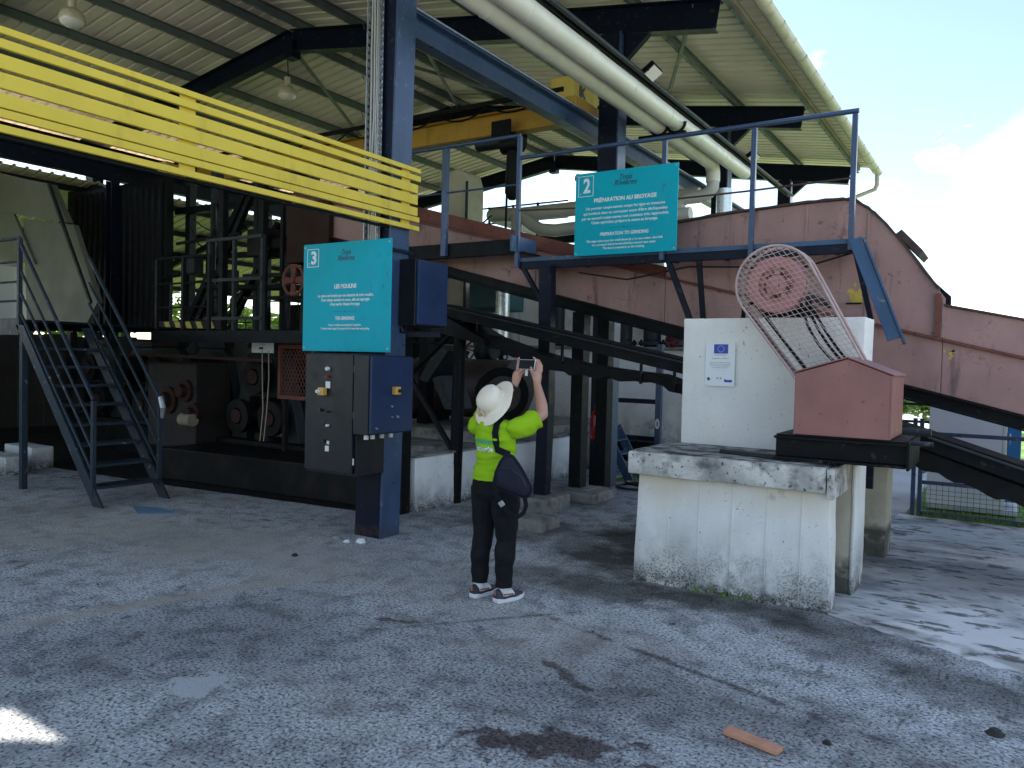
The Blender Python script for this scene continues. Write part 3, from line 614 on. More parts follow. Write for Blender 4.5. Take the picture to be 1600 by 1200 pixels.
# grey pipes above the rear of the conveyor
gp = thing('header_pipe', 'upper thick grey pipe with a rounded bend behind the walkway', 'pipe', (-7, 13, 4.5), 'thick grey pipes behind the walkway')
obj('cladding', MB().tube([(-4.6, 13.0, 4.60), (-8.2, 13.0, 4.56), (-8.75, 13.0, 4.60), (-8.95, 13.12, 4.62), (-9.0, 13.4, 4.62), (-9.0, 15.2, 4.62)], 0.135, 18), GREYPIPE, gp, smooth=True)
gp2 = thing('header_pipe', 'lower thick grey pipe beneath the rounded bend behind the walkway', 'pipe', (-7, 12.6, 4.2), 'thick grey pipes behind the walkway')
obj('cladding', MB().tube([(-4.6, 12.6, 4.22), (-7.2, 12.6, 4.12), (-7.5, 12.6, 4.16), (-7.7, 12.62, 4.26), (-7.9, 12.66, 4.40), (-8.1, 12.7, 4.47)], 0.115, 18), GREYPIPE, gp2, smooth=True)
obj('leg', MB().tube([(-8.1, 12.7, 4.5), (-8.1, 12.7, 0.1)], 0.115, 16), GREYPIPE, gp2, smooth=True)
for x in (-6.7, -6.0, -5.3):
    obj('branch', MB().tube([(x, 13.0, 4.55), (x, 13.0, 3.3)], 0.10, 12), GREYPIPE, gp, smooth=True)

# ------------------------------------------------------------------ terracotta cane conveyor
YF = 8.30
def zs(x): return 1.851 - 0.2475 * x      # seam along the trough
conv = thing('cane_conveyor', 'long sloping terracotta cane conveyor with a humped head housing', 'conveyor', (-3.4, 8.3, 0))
def strip(x0, x1, za, zb, y0, y1, m, name, bev=0.004, n=1):
    return obj(name, MB().prism([(x0, y0, zb(x0)), (x1, y0, zb(x1)), (x1, y0, za(x1)), (x0, y0, za(x0))], (0, y1 - y0, 0)), m, conv, bev)
xs = [-9.4, -7.2, -5.0, -3.30, -1.16, -0.55, 0.6, 2.4, 4.5]
for a, b in zip(xs[:-1], xs[1:]):
    strip(a + 0.002, b - 0.002, lambda x: zs(x) - 0.012, lambda x: zs(x) - 0.50, YF, YF + 1.15, TERRA, 'trough_plate')
    strip(a + 0.001, b - 0.001, lambda x: zs(x) + 0.013, lambda x: zs(x) - 0.0115, YF - 0.05, YF + 1.16, TERRADARK, 'seam_angle', 0.002)
for a, b in zip(xs[:-1], xs[1:]):
    mb = MB()
    for (z0, z1, y0, y1) in ((-0.52, -0.505, -0.09, 0.0), (-0.64, -0.625, -0.09, 0.0), (-0.624, -0.521, -0.012, 0.0)):
        mb.prism([(a, YF + y0, zs(a) + z0), (b, YF + y0, zs(b) + z0), (b, YF + y0, zs(b) + z1), (a, YF + y0, zs(a) + z1)], (0, y1 - y0 if y1 > y0 else 0.01, 0))
    obj('bottom_channel', mb, BLACKST, conv)
obj('trough_floor', MB().prism([(-9.4, YF + 0.05, zs(-9.4) - 0.55), (4.5, YF + 0.05, zs(4.5) - 0.55), (4.5, YF + 0.05, zs(4.5) - 0.51), (-9.4, YF + 0.05, zs(-9.4) - 0.51)], (0, 1.05, 0)), BLACKST, conv)
def ztopL(x): return 1.90 - 0.270 * x
strip(-9.4, -5.2, lambda x: ztopL(x), lambda x: zs(x) + 0.014, YF + 0.02, YF + 1.1, TERRADARK, 'side_board')
strip(-5.197, -3.31, lambda x: ztopL(x), lambda x: zs(x) + 0.014, YF + 0.02, YF + 1.1, TERRADARK, 'side_board')
# head housing: plates following the hump
top = [(-3.30, 3.25), (-2.90, 3.29), (-2.56, 3.32), (-1.8, 3.36), (-1.46, 3.365), (-1.34, 3.335), (-1.22, 3.25), (-1.10, 3.13), (-0.90, 2.88), (-0.72, 2.62), (-0.55, 2.39)]
cuts = [(-3.30, -2.56), (-2.56, -1.80), (-1.80, -1.22), (-1.22, -0.55)]
def topz(x):
    for (xa, za), (xb, zb) in zip(top[:-1], top[1:]):
        if xa <= x <= xb + 1e-6: return za + (zb - za) * (x - xa) / (xb - xa)
    return top[-1][1]
for a, b in cuts:
    xx = [a + 0.003] + [x for x, _ in top if a + 0.01 < x < b - 0.01] + [b - 0.003]
    poly = [(x, YF, topz(x)) for x in xx] + [(b - 0.003, YF, zs(b) + 0.014), (a + 0.003, YF, zs(a) + 0.014)]
    obj('housing_plate', MB().prism(poly, (0, 1.2, 0)), TERRA, conv, 0.004)
    obj('seam_strip', MB().box(b - 0.012, b + 0.012, YF - 0.012, YF - 0.001, zs(b) + 0.02, topz(b) - 0.01), TERRA, conv)
lip = []
for (xa, za), (xb, zb) in zip(top[:-1], top[1:]):
    lip.append((xa, za)); 
lip.append(top[-1])
random.seed(21)
lo = []; hi = []
for (xa, za), (xb, zb) in zip(top[:-1], top[1:]):
    for t in np.linspace(0, 1, 5)[:-1]:
        x, z = xa + (xb - xa) * t, za + (zb - za) * t
        lo.append((x, YF - 0.035, z + 0.002)); hi.append((x, YF - 0.035, z + 0.022 + random.uniform(0, 0.012)))
obj('top_flange', MB().prism(hi + lo[::-1], (0, 1.27, 0)), RUST, conv)
obj('cover_plate', MB().prism([(-0.55, YF, 2.30), (2.2, YF, 1.70), (2.2, YF, zs(2.2) + 0.014), (-0.55, YF, zs(-0.55) + 0.014)], (0, 1.15, 0)), TERRA, conv, 0.004)
obj('cover_flange', MB().prism([(-0.55, YF - 0.03, 2.302), (2.2, YF - 0.03, 1.702), (2.2, YF - 0.03, 1.722), (-0.55, YF - 0.03, 2.322)], (0, 1.2, 0)), RUST, conv)
obj('hinge_plate', MB().prism([(-0.66, YF + 0.1, 2.56), (-0.50, YF + 0.1, 2.40), (-0.50, YF + 0.1, 2.30), (-0.62, YF + 0.1, 2.34)], (0, 0.05, 0)), BLACKST, conv)
obj('hatch', MB().prism([(-0.98, YF - 0.02, 3.00), (-0.78, YF - 0.02, 2.78), (-0.74, YF - 0.02, 2.83), (-0.93, YF - 0.02, 3.04)], (0, 0.6, 0)), RUST, conv, 0.004)
obj('stiffener', MB().box(-0.62, -0.575, YF - 0.04, YF - 0.002, zs(-0.6) + 0.02, 2.42), TERRADARK, conv)
# remains of yellow paint flakes and a black sill under them
random.seed(9); mb = MB()
for k in range(22):
    cx, cz = random.uniform(-1.37, -1.27), random.uniform(2.36, 2.47); a0 = random.uniform(0, 6)
    mb.prism([(cx + 0.035 * random.uniform(.4, 1) * math.cos(a0 + i * 1.05), YF - 0.0032 - k * 0.0001, cz + 0.035 * random.uniform(.4, 1) * math.sin(a0 + i * 1.05)) for i in range(6)], (0, 0.002, 0))
mb.prism([(-1.345, YF - 0.0061, 2.52), (-1.325, YF - 0.0061, 2.50), (-1.31, YF - 0.0061, 2.53), (-1.33, YF - 0.0061, 2.56)], (0, 0.002, 0))
for k in range(7):
    cx, cz = -0.50 + random.uniform(-.05, .05), 1.86 + random.uniform(-.05, .05)
    mb.prism([(cx + 0.02 * random.uniform(.4, 1) * math.cos(i * 1.05), YF - 0.003, cz + 0.02 * random.uniform(.4, 1) * math.sin(i * 1.05)) for i in range(6)], (0, 0.002, 0))
obj('paint_flakes', mb, OLDYEL, conv, kind='stuff')
obj('sill', MB().box(-1.40, -1.26, YF - 0.02, YF - 0.001, 2.335, 2.35), BLACKST, conv)
# supporting legs
for (x, y) in ((-4.48, 8.60), (-4.48, 9.3), (-7.4, 9.2)):
    obj('leg', MB().box(x - 0.10, x + 0.06, y - 0.09, y + 0.09, 0.0, zs(x) - 0.645), BLACKST, conv, 0.004)
ft = tag(obj('footing', MB().box(-4.74, -4.12, 8.30, 8.95, 0.0, 0.13), RAWCON, None, 0.02, loc=(-4.45, 8.6, 0)), 'low concrete footing under the black conveyor leg by the extinguisher column', 'footing', 'concrete footings')
obj('pad', MB().box(-4.60, -4.28, 8.40, 8.80, 0.131, 0.15), RAWCON, ft, 0.01)

# ------------------------------------------------------------------ walkways with railings
wk = thing('walkway', 'blue steel walkway with a railing alongside the terracotta conveyor', 'walkway', (-3.1, 7.86, 0))
obj('edge_channel', MB().box(-4.96, -1.27, 7.85, 7.862, 2.78, 2.865).box(-4.96, -1.27, 7.863, 7.91, 2.78, 2.792), NAVY, wk, 0.003)
obj('toe_strip', MB().box(-4.96, -1.27, 7.846, 7.91, 2.866, 2.912), SKYBLUE, wk, 0.003)
obj('deck', MB().box(-4.94, -1.29, 7.912, 8.22, 2.87, 2.895), BLACKST, wk)
mb = MB()
for x in np.arange(-4.8, -1.3, 0.55): mb.box(x, x + 0.04, 7.915, 8.22, 2.81, 2.868)
obj('joists', mb, NAVY, wk)
obj('end_channel', MB().box(-5.0, -4.965, 7.70, 8.24, 2.98, 3.17), SKYBLUE, wk, 0.004)
obj('end_channel', MB().box(-4.964, -4.90, 7.84, 8.24, 2.98, 2.992), NAVY, wk, 0.002)
for x, z0 in ((-4.975, 2.80), (-3.16, 2.80), (-2.225, 2.80), (-1.30, 2.80)):
    obj('post', MB().box(x - 0.024, x + 0.024, 7.80, 7.848, z0, 4.055 if x > -4.9 else 4.34), BLUE, wk, 0.003)
obj('handrail', MB().tube([(-4.95, 7.824, 4.085), (-1.27, 7.824, 4.085)], 0.024, 10), BLUE, wk, smooth=True)
obj('mid_rail', MB().tube([(-4.95, 7.824, 3.47), (-3.9, 7.824, 3.42), (-2.3, 7.824, 3.44), (-1.3, 7.824, 3.47)], 0.010, 8), RUST, wk)
for p, q, w in (((-3.11, 7.88, 2.80), (-2.82, 7.88, 2.10), 0.055), ((-2.78, 7.9, 2.80), (-2.74, 8.0, 2.10), 0.05), ((-1.27, 7.90, 2.80), (-1.10, 7.90, 2.10), 0.045), ((-4.92, 7.88, 2.80), (-4.62, 7.88, 2.35), 0.05)):
    obj('strut', MB().bar(p, q, w, w, (0, 1, 0)), NAVY, wk, 0.003)
br = MB(); br.bar((-1.24, 7.79, 2.90), (-0.82, 7.62, 1.93), 0.012, 0.13, (0.9, -0.2, 0.4)); br.bar((-1.19, 7.83, 2.90), (-0.77, 7.66, 1.95), 0.012, 0.06, (0, 1, 0))
obj('ladder_rail', MB().bar((-1.26, 7.79, 2.90), (-0.88, 7.65, 1.97), 0.115, 0.014, (0.2, -1, 0)), SKYBLUE, wk, 0.003)
obj('ladder_rail_flange', MB().bar((-1.185, 7.80, 2.90), (-0.80, 7.66, 1.93), 0.02, 0.06, (0.2, -1, 0)), SKYBLUE, wk, 0.003)
obj('cable', MB().tube([(-4.2, 7.93, 2.72), (-3.6, 7.93, 2.62), (-2.9, 7.93, 2.73), (-2.3, 7.93, 2.70), (-1.9, 7.93, 2.63), (-1.3, 7.93, 2.79)], 0.010, 6), BLACKP, wk)
lp = thing('support_post', 'dark steel post carrying the walkway on a concrete footing right of the visitor', 'post', (-4.53, 7.78, 0))
obj('shaft', MB().loft([[(x0 + dx, 7.78 + dy, z) for dx, dy in ((-0.075, -0.07), (0.075, -0.07), (0.075, 0.07), (-0.075, 0.07))] for x0, z in ((-4.53, 0.16), (-4.50, 1.2), (-4.53, 2.80))]), NAVY, lp, 0.004)
obj('lip', MB().box(-4.452, -4.43, 7.70, 7.72, 0.3, 2.7), NAVY, lp)
tag(obj('footing', rough(MB().box(-4.35, -3.85, 6.62, 7.0, -0.02, 0.12), cuts=4), RAWCON, None, smooth=True, loc=(-4.1, 6.8, 0)), 'rough broken concrete footing in front of the walkway post, nearest the visitor', 'footing', 'concrete footings')
tag(obj('footing', rough(MB().box(-4.75, -4.30, 7.45, 8.05, -0.02, 0.16), cuts=4), RAWCON, None, smooth=True, loc=(-4.5, 7.7, 0)), 'rough concrete footing beneath the walkway post right of the visitor', 'footing', 'concrete footings')
w2 = thing('upper_walkway', 'short dark walkway with blue railing left of the main walkway', 'walkway', (-6, 7.86, 0))
obj('edge_beam', MB().box(-7.6, -5.02, 7.86, 7.92, 2.97, 3.15), BLACKST, w2, 0.003)
obj('deck', MB().box(-7.6, -5.02, 7.925, 8.28, 3.08, 3.11), BLACKST, w2)
for x in (-7.2, -6.07): obj('post', MB().box(x - 0.04, x + 0.04, 7.80, 7.857, 2.99, 4.33), BLUE, w2, 0.003)
obj('handrail', MB().tube([(-7.4, 7.83, 4.355), (-4.97, 7.83, 4.355)], 0.024, 10), BLUE, w2, smooth=True)
obj('mid_rail', MB().tube([(-7.4, 7.83, 3.78), (-4.97, 7.83, 3.78)], 0.012, 8), BLUE, w2)

# ------------------------------------------------------------------ rubber belt conveyor under the trough
bc = thing('belt_conveyor', 'black sagging rubber belt conveyor on a dark frame under the terracotta trough', 'conveyor', (-3, 7.2, 0))
def zb(x):
    t = 1.73 - 0.2 * (x + 2.69) if x < -2.69 else (1.73 - 0.264 * (x + 2.69) if x < -0.72 else 1.21 - 0.31 * (x + 0.72))
    return t - 0.095
xa, xb_ = -5.75, 2.4
bx_ = [xa, -2.69, -0.72, xb_]
def along(y, lo_, hi_, d, name, m):
    for a, b in zip(bx_[:-1], bx_[1:]):
        obj(name, MB().prism([(a + .001, y, zb(a) + lo_), (b - .001, y, zb(b) + lo_), (b - .001, y, zb(b) + hi_), (a + .001, y, zb(a) + hi_)], (0, d, 0)), m, bc, 0.003)
along(7.2, -0.02, 0.085, 0.05, 'frame_channel', BLACKST); along(7.75, -0.02, 0.085, 0.05, 'frame_channel', BLACKST)
along(7.14, 0.086, 0.098, 0.12, 'frame_lip', GREYST)
up_ = [(x, 7.27, zb(x) + 0.10) for x in np.linspace(xa, xb_, 30)]
obj('upper_belt', MB().prism(up_ + [(x, y, z + 0.012) for x, y, z in up_[::-1]], (0, 0.46, 0)), RUBBER, bc)
random.seed(4); lw = []; lw2 = []
for i, x in enumerate(np.linspace(xa, xb_, 140)):
    k_ = max(0.0, min(1.0, (-0.9 - x) / 0.4)); sn = abs(math.sin(x * 1.35 + 0.9))
    sag = (0.10 + 0.09 * sn) * k_ + (0.035 + 0.02 * sn) * (1 - k_)
    rag = 0.014 * math.sin(x * 23) + random.uniform(-0.014, 0.014)
    zt_ = zb(x) - sag
    lw.append((x, 7.26, zt_)); lw2.append((x, 7.26, zt_ - (0.075 + 0.05 * sn) * k_ - 0.15 * (1 - k_) + rag))
obj('return_belt', MB().prism(lw + lw2[::-1], (0, 0.47, 0)), RUBBER, bc)
for x in (-5.1, -4.0, -3.1, -2.75):
    obj('roller_hanger', MB().box(x - 0.012, x + 0.012, 7.21, 7.235, zb(x) - 0.22, zb(x) - 0.021), BLACKST, bc)
obj('tail_roller', MB().tube([(-0.80, 7.05, 1.20), (-0.52, 7.05, 1.20)], 0.035, 12), GREYST, bc, smooth=True)
obj('deflector', MB().prism([(-5.7, 7.15, 2.28), (-4.95, 7.15, 1.92), (-4.95, 7.15, 1.86), (-5.7, 7.15, 2.02)], (0, 0.6, 0)), BLACKST, bc)
rc = thing('round_post', 'black round post with diagonal braces behind the electrical cabinets', 'post', (-5.48, 7.4, 0))
obj('shaft', MB().tube([(-5.50, 7.4, 0), (-5.47, 7.4, 2.12)], 0.075, 16), BLACKST, rc, smooth=True)
obj('brace', MB().bar((-5.53, 7.4, 2.05), (-6.35, 7.4, 1.40), 0.09, 0.03), BLACKST, rc)
obj('brace', MB().bar((-5.55, 7.4, 0.62), (-6.35, 7.4, 1.62), 0.05, 0.05), BLACKST, rc)
obj('cap_plate', MB().box(-5.68, -5.30, 7.25, 7.55, 2.121, 2.14), BLACKST, rc)
ch = thing('waste_chute', 'grey bent steel chute hanging left of the round post', 'chute', (-6.2, 8.2, 1.2))
obj('plate', MB().prism([(-6.36, 8.1, 1.88), (-6.18, 8.1, 1.80), (-6.52, 8.1, 1.38), (-6.66, 8.1, 1.42)], (0, 0.5, 0)), GREYST, ch, 0.004)
obj('plate', MB().prism([(-6.44, 8.1, 1.44), (-6.30, 8.1, 1.48), (-6.12, 8.1, 1.04), (-6.22, 8.1, 1.04)], (0, 0.5, 0)), GREYST, ch, 0.004)
dp = tag(obj('channel_post', MB().box(-5.60, -5.50, 6.44, 6.456, 0, 2.9).box(-5.60, -5.584, 6.457, 6.58, 0, 2.9).box(-5.516, -5.50, 6.457, 6.58, 0, 2.9), BLACKST, None, 0.003, loc=(-5.55, 6.5, 0)), 'black channel post at the end of the white kerb wall', 'post')

# ------------------------------------------------------------------ concrete plinths
lb = thing('concrete_plinth', 'white mouldy concrete plinth with an overhanging slab in front of the conveyor', 'plinth', (-1.7, 6.0, 0))
obj('front_wall', rough(MB().hexa([(-2.45, 5.66, -0.02), (-1.0, 5.69, -0.02), (-1.0, 5.92, -0.02), (-2.45, 5.92, -0.02), (-2.44, 5.70, 0.836), (-1.02, 5.70, 0.836), (-1.02, 5.92, 0.836), (-2.44, 5.92, 0.836)])), PLINTHW, lb, smooth=True)
for x in (-2.18, -1.94, -1.69, -1.44, -1.20): obj('form_seam', MB().bar((x, 5.6695, 0.02), (x, 5.7015, 0.82), 0.009 if x != -1.69 else 0.016, 0.010, (0, 1, 0)), PLINTHW, lb, 0.003)
obj('rear_pier', rough(MB().box(-1.42, -0.965, 6.26, 6.72, -0.02, 0.995)), CREAMC, lb, smooth=True)
obj('pier_render', rough(MB().box(-0.968, -0.94, 6.25, 6.73, -0.02, 0.985), amp=0.004), WHITEW, lb, smooth=True)
obj('rear_wall', MB().box(-2.42, -1.43, 6.3, 6.7, 0, 0.84), CREAMC, lb)
obj('slab', rough(MB().box(-2.50, -1.04, 5.62, 6.49, 0.84, 1.015)), SLABM, lb, smooth=True)
obj('slab_end', rough(MB().box(-1.035, -0.985, 5.63, 6.24, 0.80, 1.01), amp=0.006), SLABM, lb, smooth=True)
random.seed(2)
obj('slab_skin', MB().prism([(-2.47, 5.66, 1.021), (-1.06, 5.68, 1.021), (-1.06, 6.46, 1.021), (-2.46, 6.46, 1.021)], (0, 0, 0.006)), SLABTOP, lb)
ub = thing('concrete_block', 'tall white painted concrete block carrying the pulley and a flag plaque', 'block', (-1.67, 6.6, 1.0))
obj('body', rough(MB().hexa([(-2.40, 6.50, 0.99), (-0.97, 6.50, 0.99), (-0.95, 6.85, 0.99), (-2.38, 6.85, 0.99), (-2.41, 6.51, 2.10), (-0.955, 6.51, 2.10), (-0.94, 6.85, 2.10), (-2.40, 6.85, 2.10)]), amp=0.004), WHITEW, ub, smooth=True)
pl2 = tag(obj('concrete_pillar', rough(MB().box(-1.10, -0.90, 7.70, 8.10, -0.02, 1.10)), CREAMC, None, smooth=True, loc=(-1, 7.9, 0)), 'cream concrete pillar with a black foot behind the drive base', 'pillar')
mb = MB(); random.seed(31)
plq = thing('flag_plaque', 'small white plaque with a blue starred flag fixed to the white block', 'plaque', (-2.05, 6.49, 1.7))
obj('plate', MB().box(-2.195, -1.945, 6.486, 6.492, 1.525, 1.895), PLAQW, plq)
obj('flag', MB().box(-2.125, -2.005, 6.4835, 6.4855, 1.80, 1.878), EUBLUE, plq)
mb = MB()
for k in range(12):
    a = 2 * math.pi * k / 12; cx, cz = -2.065 + 0.026 * math.cos(a), 1.839 + 0.026 * math.sin(a)
    mb.prism([(cx + (0.0052 if i % 2 == 0 else 0.0022) * math.sin(i * math.pi / 5), 6.4815, cz + (0.0052 if i % 2 == 0 else 0.0022) * math.cos(i * math.pi / 5)) for i in range(10)], (0, 0.0015, 0))
obj('stars', mb, EUYEL, plq)
for s_, z, sz, m in (('UNION EUROPEENNE', 1.787, 0.010, TGREY), ('Programme co-financé', 1.760, 0.016, TGREY), ('avec le concours de l\'Union européenne', 1.726, 0.0105, TGREY), ('Fonds européen de développement régional', 1.711, 0.0105, TGREY), ('pour la modernisation des installations', 1.696, 0.0105, TGREY), ('et la valorisation du patrimoine', 1.681, 0.0105, TGREY), ('________________________', 1.662, 0.010, TGREY)):
    lettering(plq, s_, (-2.07, 6.4845, z), sz, m, res=1)
obj('emblem', MB().prism([(-2.18, 6.484, 1.592), (-2.16, 6.484, 1.60), (-2.15, 6.484, 1.575), (-2.172, 6.484, 1.57)], (0, 0.0015, 0)), TBLACK, plq)
obj('emblem', MB().box(-2.095, -2.083, 6.484, 6.4855, 1.585, 1.60).box(-2.068, -2.056, 6.484, 6.4855, 1.585, 1.60), TGREY, plq)
obj('emblem', MB().prism([(-2.03, 6.484, 1.56), (-1.965, 6.484, 1.56), (-1.965, 6.484, 1.582), (-2.0, 6.484, 1.578), (-2.03, 6.484, 1.586)], (0, 0.0015, 0)), EUBLUE, plq)

# ------------------------------------------------------------------ drive: base, motor cover, pulleys, belts, guard
db = thing('machine_skid', 'black steel base frame projecting over the plinth under the terracotta cover', 'base frame', (-1, 6.1, 1.05))
obj('front_beam', MB().ibeam((-1.42, 5.80, 1.125), (-0.565, 5.80, 1.125), 0.14, 0.165), BLACKST, db, 0.003)
obj('rear_beam', MB().ibeam((-1.42, 6.36, 1.125), (-0.565, 6.36, 1.125), 0.14, 0.165), BLACKST, db, 0.003)
obj('bed_plate', MB().box(-1.41, -0.57, 5.76, 6.40, 1.21, 1.22), BLACKST, db)
obj('end_plate', MB().box(-0.563, -0.545, 5.74, 6.43, 1.03, 1.215), BLACKST, db, 0.003)
obj('hanging_plate', MB().box(-0.975, -0.90, 6.80, 6.84, 0.74, 1.10), NAVY, db)
obj('loose_rail', MB().bar((-1.85, 5.90, 1.045), (-1.08, 5.76, 1.045), 0.07, 0.03), GREYST, db, 0.004)
obj('adjuster', MB().tube([(-0.60, 5.9, 1.205), (-0.42, 5.9, 1.205)], 0.016, 8), GREYST, db)
mc = thing('motor_cover', 'house-shaped terracotta sheet metal cover standing on the black base frame', 'cover', (-1, 6, 1.22))
x0, x1, xm, ya, yb, z0, ze, zr = -1.29, -0.665, -0.945, 5.74, 6.42, 1.225, 1.668, 1.772
obj('shell', MB().prism([(x0, ya, z0), (x1, ya, z0), (x1, ya, ze - 0.01), (xm, ya, zr - 0.006), (x0, ya, ze - 0.01)], (0, yb - ya, 0)), TERRACLEAN, mc, 0.006)
obj('lid_panel', MB().prism([(xm, ya - 0.012, zr), (x1 + 0.016, ya - 0.012, ze - 0.012), (x1 + 0.016, ya - 0.012, ze - 0.002), (xm, ya - 0.012, zr + 0.010)], (0, yb - ya + 0.024, 0)), TERRACLEAN, mc, 0.002)
obj('lid_panel', MB().prism([(xm - 0.001, ya - 0.012, zr), (x0 - 0.012, ya - 0.012, ze - 0.008), (x0 - 0.012, ya - 0.012, ze + 0.002), (xm - 0.001, ya - 0.012, zr + 0.010)], (0, yb - ya + 0.024, 0)), TERRACLEAN, mc, 0.002)
obj('corner_fold', MB().box(x1 - 0.004, x1 + 0.005, ya - 0.006, ya - 0.001, z0 + 0.01, ze - 0.02), TERRACLEAN, mc)
gd = thing('belt_guard', 'rounded expanded metal guard caging the pulley and drive belts', 'guard', (-1.4, 6.25, 2.0))
pc = Vector((-1.555, 6.25, 2.335)); pe = Vector((-1.13, 6.25, 1.70)); ga, gb = 6.13, 6.31
dv = (pe - pc).normalized(); pv = Vector((-dv.z, 0, dv.x)); rg_ = 0.295
if pv.x > 0: pv = -pv
out = []
out.append(pe + pv * 0.245 + dv * 0.0)
out.append(pc + pv * rg_)
for t in np.linspace(0, math.pi, 18)[1:-1]:
    out.append(pc + pv * rg_ * math.cos(t) - dv * rg_ * math.sin(t))
out.append(pc - pv * rg_); out.append(pe - pv * 0.215 + dv * 0.10)
def inside(p):
    n = len(out); c = False; j = n - 1
    for i in range(n):
        a, b = out[i], out[j]
        if (a.z > p[1]) != (b.z > p[1]) and p[0] < (b.x - a.x) * (p[1] - a.z) / (b.z - a.z) + a.x: c = not c
        j = i
    return c
def clipseg(p, q, n=24):     # longest run of the segment inside the outline
    pts = [(p[0] + (q[0] - p[0]) * i / n, p[1] + (q[1] - p[1]) * i / n) for i in range(n + 1)]
    run = [t for t in pts if inside(t)]
    return (run[0], run[-1]) if len(run) > 1 else None
def mesh_panel(y):
    mb = MB(); u = Vector((0.94, 0, -0.34)) * 0.068; w = Vector((0.22, 0, 1.0)) * 0.042
    for sgn in (1, -1):
        d1 = (u + w * sgn)
        for k in range(-40, 41):
            o = pc + (u * k if True else 0) * 1.0
            a = o - d1 * 30; b = o + d1 * 30
            sg = clipseg((a.x, a.z), (b.x, b.z), 700)
            if sg:
                P, Q = Vector((sg[0][0], y, sg[0][1])), Vector((sg[1][0], y, sg[1][1]))
                L = (Q - P).length; m_ = max(2, int(L / 0.07)); pts = []
                for i in range(m_ + 1):
                    pts.append(P + (Q - P) * i / m_ + Vector((0, (0.004 if i % 2 else -0.004), 0)))
                for i in range(m_): mb.bar(pts[i], pts[i + 1], 0.0040, 0.003, (0, 1, 0))
    return mb
MESHM = paint('mesh_faded_terracotta', (0.46, 0.35, 0.33), 0.55)
PULM = Mat('pulley_pink_terracotta', (0.44, 0.185, 0.18), 0.5, var=0.08).done()
obj('mesh_face', mesh_panel(ga), MESHM, gd)
mb = MB(); tot = []
for i in range(len(out) - 1):
    a, b = out[i], out[i + 1]; L = (b - a).length; n = max(1, int(L / 0.075))
    for k in range(n):
        p = a + (b - a) * k / n; q = a + (b - a) * (k + 1) / n
        mb.bar((p.x, ga, p.z), (q.x, gb, q.z), 0.006, 0.004); mb.bar((q.x, ga, q.z), (p.x, gb, p.z), 0.006, 0.004)
obj('mesh_rim', mb, MESHM, gd)
for y in (ga, gb): obj('rim_rod', MB().tube([(p.x, y, p.z) for p in out], 0.010, 8), MESHM, gd)
for sgn, w in ((1, 0.245), (-1, 0.215)):
    a = pc + pv * sgn * rg_; b = pe + pv * sgn * w + dv * (0.1 if sgn < 0 else 0)
    obj('side_plate', MB().bar((a.x, (ga + gb) / 2, a.z), (b.x, (ga + gb) / 2, b.z), 0.10, 0.006, tuple(pv)), TERRADARK, gd)
pu = thing('drive_pulley', 'terracotta grooved drive pulley inside the mesh guard', 'pulley', (-1.555, 6.24, 2.335))
obj('rim', MB().lathe((-1.555, 6.24, 2.335), (0, -1, 0), [(0.105, -0.07), (0.215, -0.07), (0.218, -0.05), (0.205, -0.03), (0.218, -0.01), (0.205, 0.01), (0.218, 0.03), (0.215, 0.07), (0.20, 0.075), (0.135, 0.066), (0.132, 0.02), (0.105, 0.02), (0.105, -0.07)], 36), PULM, pu, smooth=True)
obj('web', MB().lathe((-1.555, 6.24, 2.335), (0, -1, 0), [(0.0, 0.0), (0.132, 0.0), (0.132, -0.02), (0.0, -0.02)], 28), TERRADARK, pu, smooth=True)
obj('hub', MB().lathe((-1.555, 6.24, 2.335), (0, -1, 0), [(0.0, 0.10), (0.03, 0.10), (0.032, 0.065), (0.075, 0.06), (0.085, 0.02), (0.085, -0.06), (0.0, -0.06)], 24), PULM, pu, smooth=True)
for k in range(5):
    a = k * 2 * math.pi / 5 + 0.3
    obj('spoke', MB().bar((-1.555 + 0.08 * math.cos(a), 6.215, 2.335 + 0.08 * math.sin(a)), (-1.555 + 0.135 * math.cos(a), 6.215, 2.335 + 0.135 * math.sin(a)), 0.045, 0.03, (0, 1, 0)), PULM, pu)
obj('shaft', MB().tube([(-1.555, 6.28, 2.335), (-1.555, 8.29, 2.335)], 0.035, 12), GREYST, pu, smooth=True)
bl = thing('drive_belts', 'black rubber drive belts running from the pulley down into the cover', 'belts', (-1.3, 6.24, 2.0), None)
for k, (xo, sag) in enumerate(((0, 0.05), (0.055, 0.035), (0.085, 0.02))):
    a = Vector((-1.375 + xo * 0.6, 6.21 + k * 0.02, 2.22)); b = Vector((-1.06 + xo * 0.9, 6.21 + k * 0.02, 1.70))
    pts = [a + (b - a) * t - Vector((sag, 0, sag * 0.6)) * (4 * t * (1 - t)) for t in np.linspace(0, 1, 10)]
    obj('belt', MB().tube(pts, 0.011, 6), RUBBER, bl)
for k in range(2):
    a = Vector((-1.74, 6.21 + k * 0.03, 2.22)); b = Vector((-1.30, 6.21 + k * 0.03, 1.66))
    obj('belt', MB().tube([a, (a + b) / 2, b], 0.011, 6), RUBBER, bl)
bp = thing('bearing_blocks', 'dark bearing housing behind the pulley on top of the white block', 'bearing', (-1.6, 6.7, 2.1))
obj('housing', MB().box(-1.75, -1.36, 6.58, 6.78, 2.112, 2.20).tube([(-1.555, 6.56, 2.33), (-1.555, 6.80, 2.33)], 0.10, 14), BLACKST, bp, 0.01)
obj('oil_pipe', MB().tube([(-1.95, 6.7, 2.11), (-1.95, 6.7, 2.22), (-1.75, 6.7, 2.25)], 0.02, 8), BLACKST, bp)

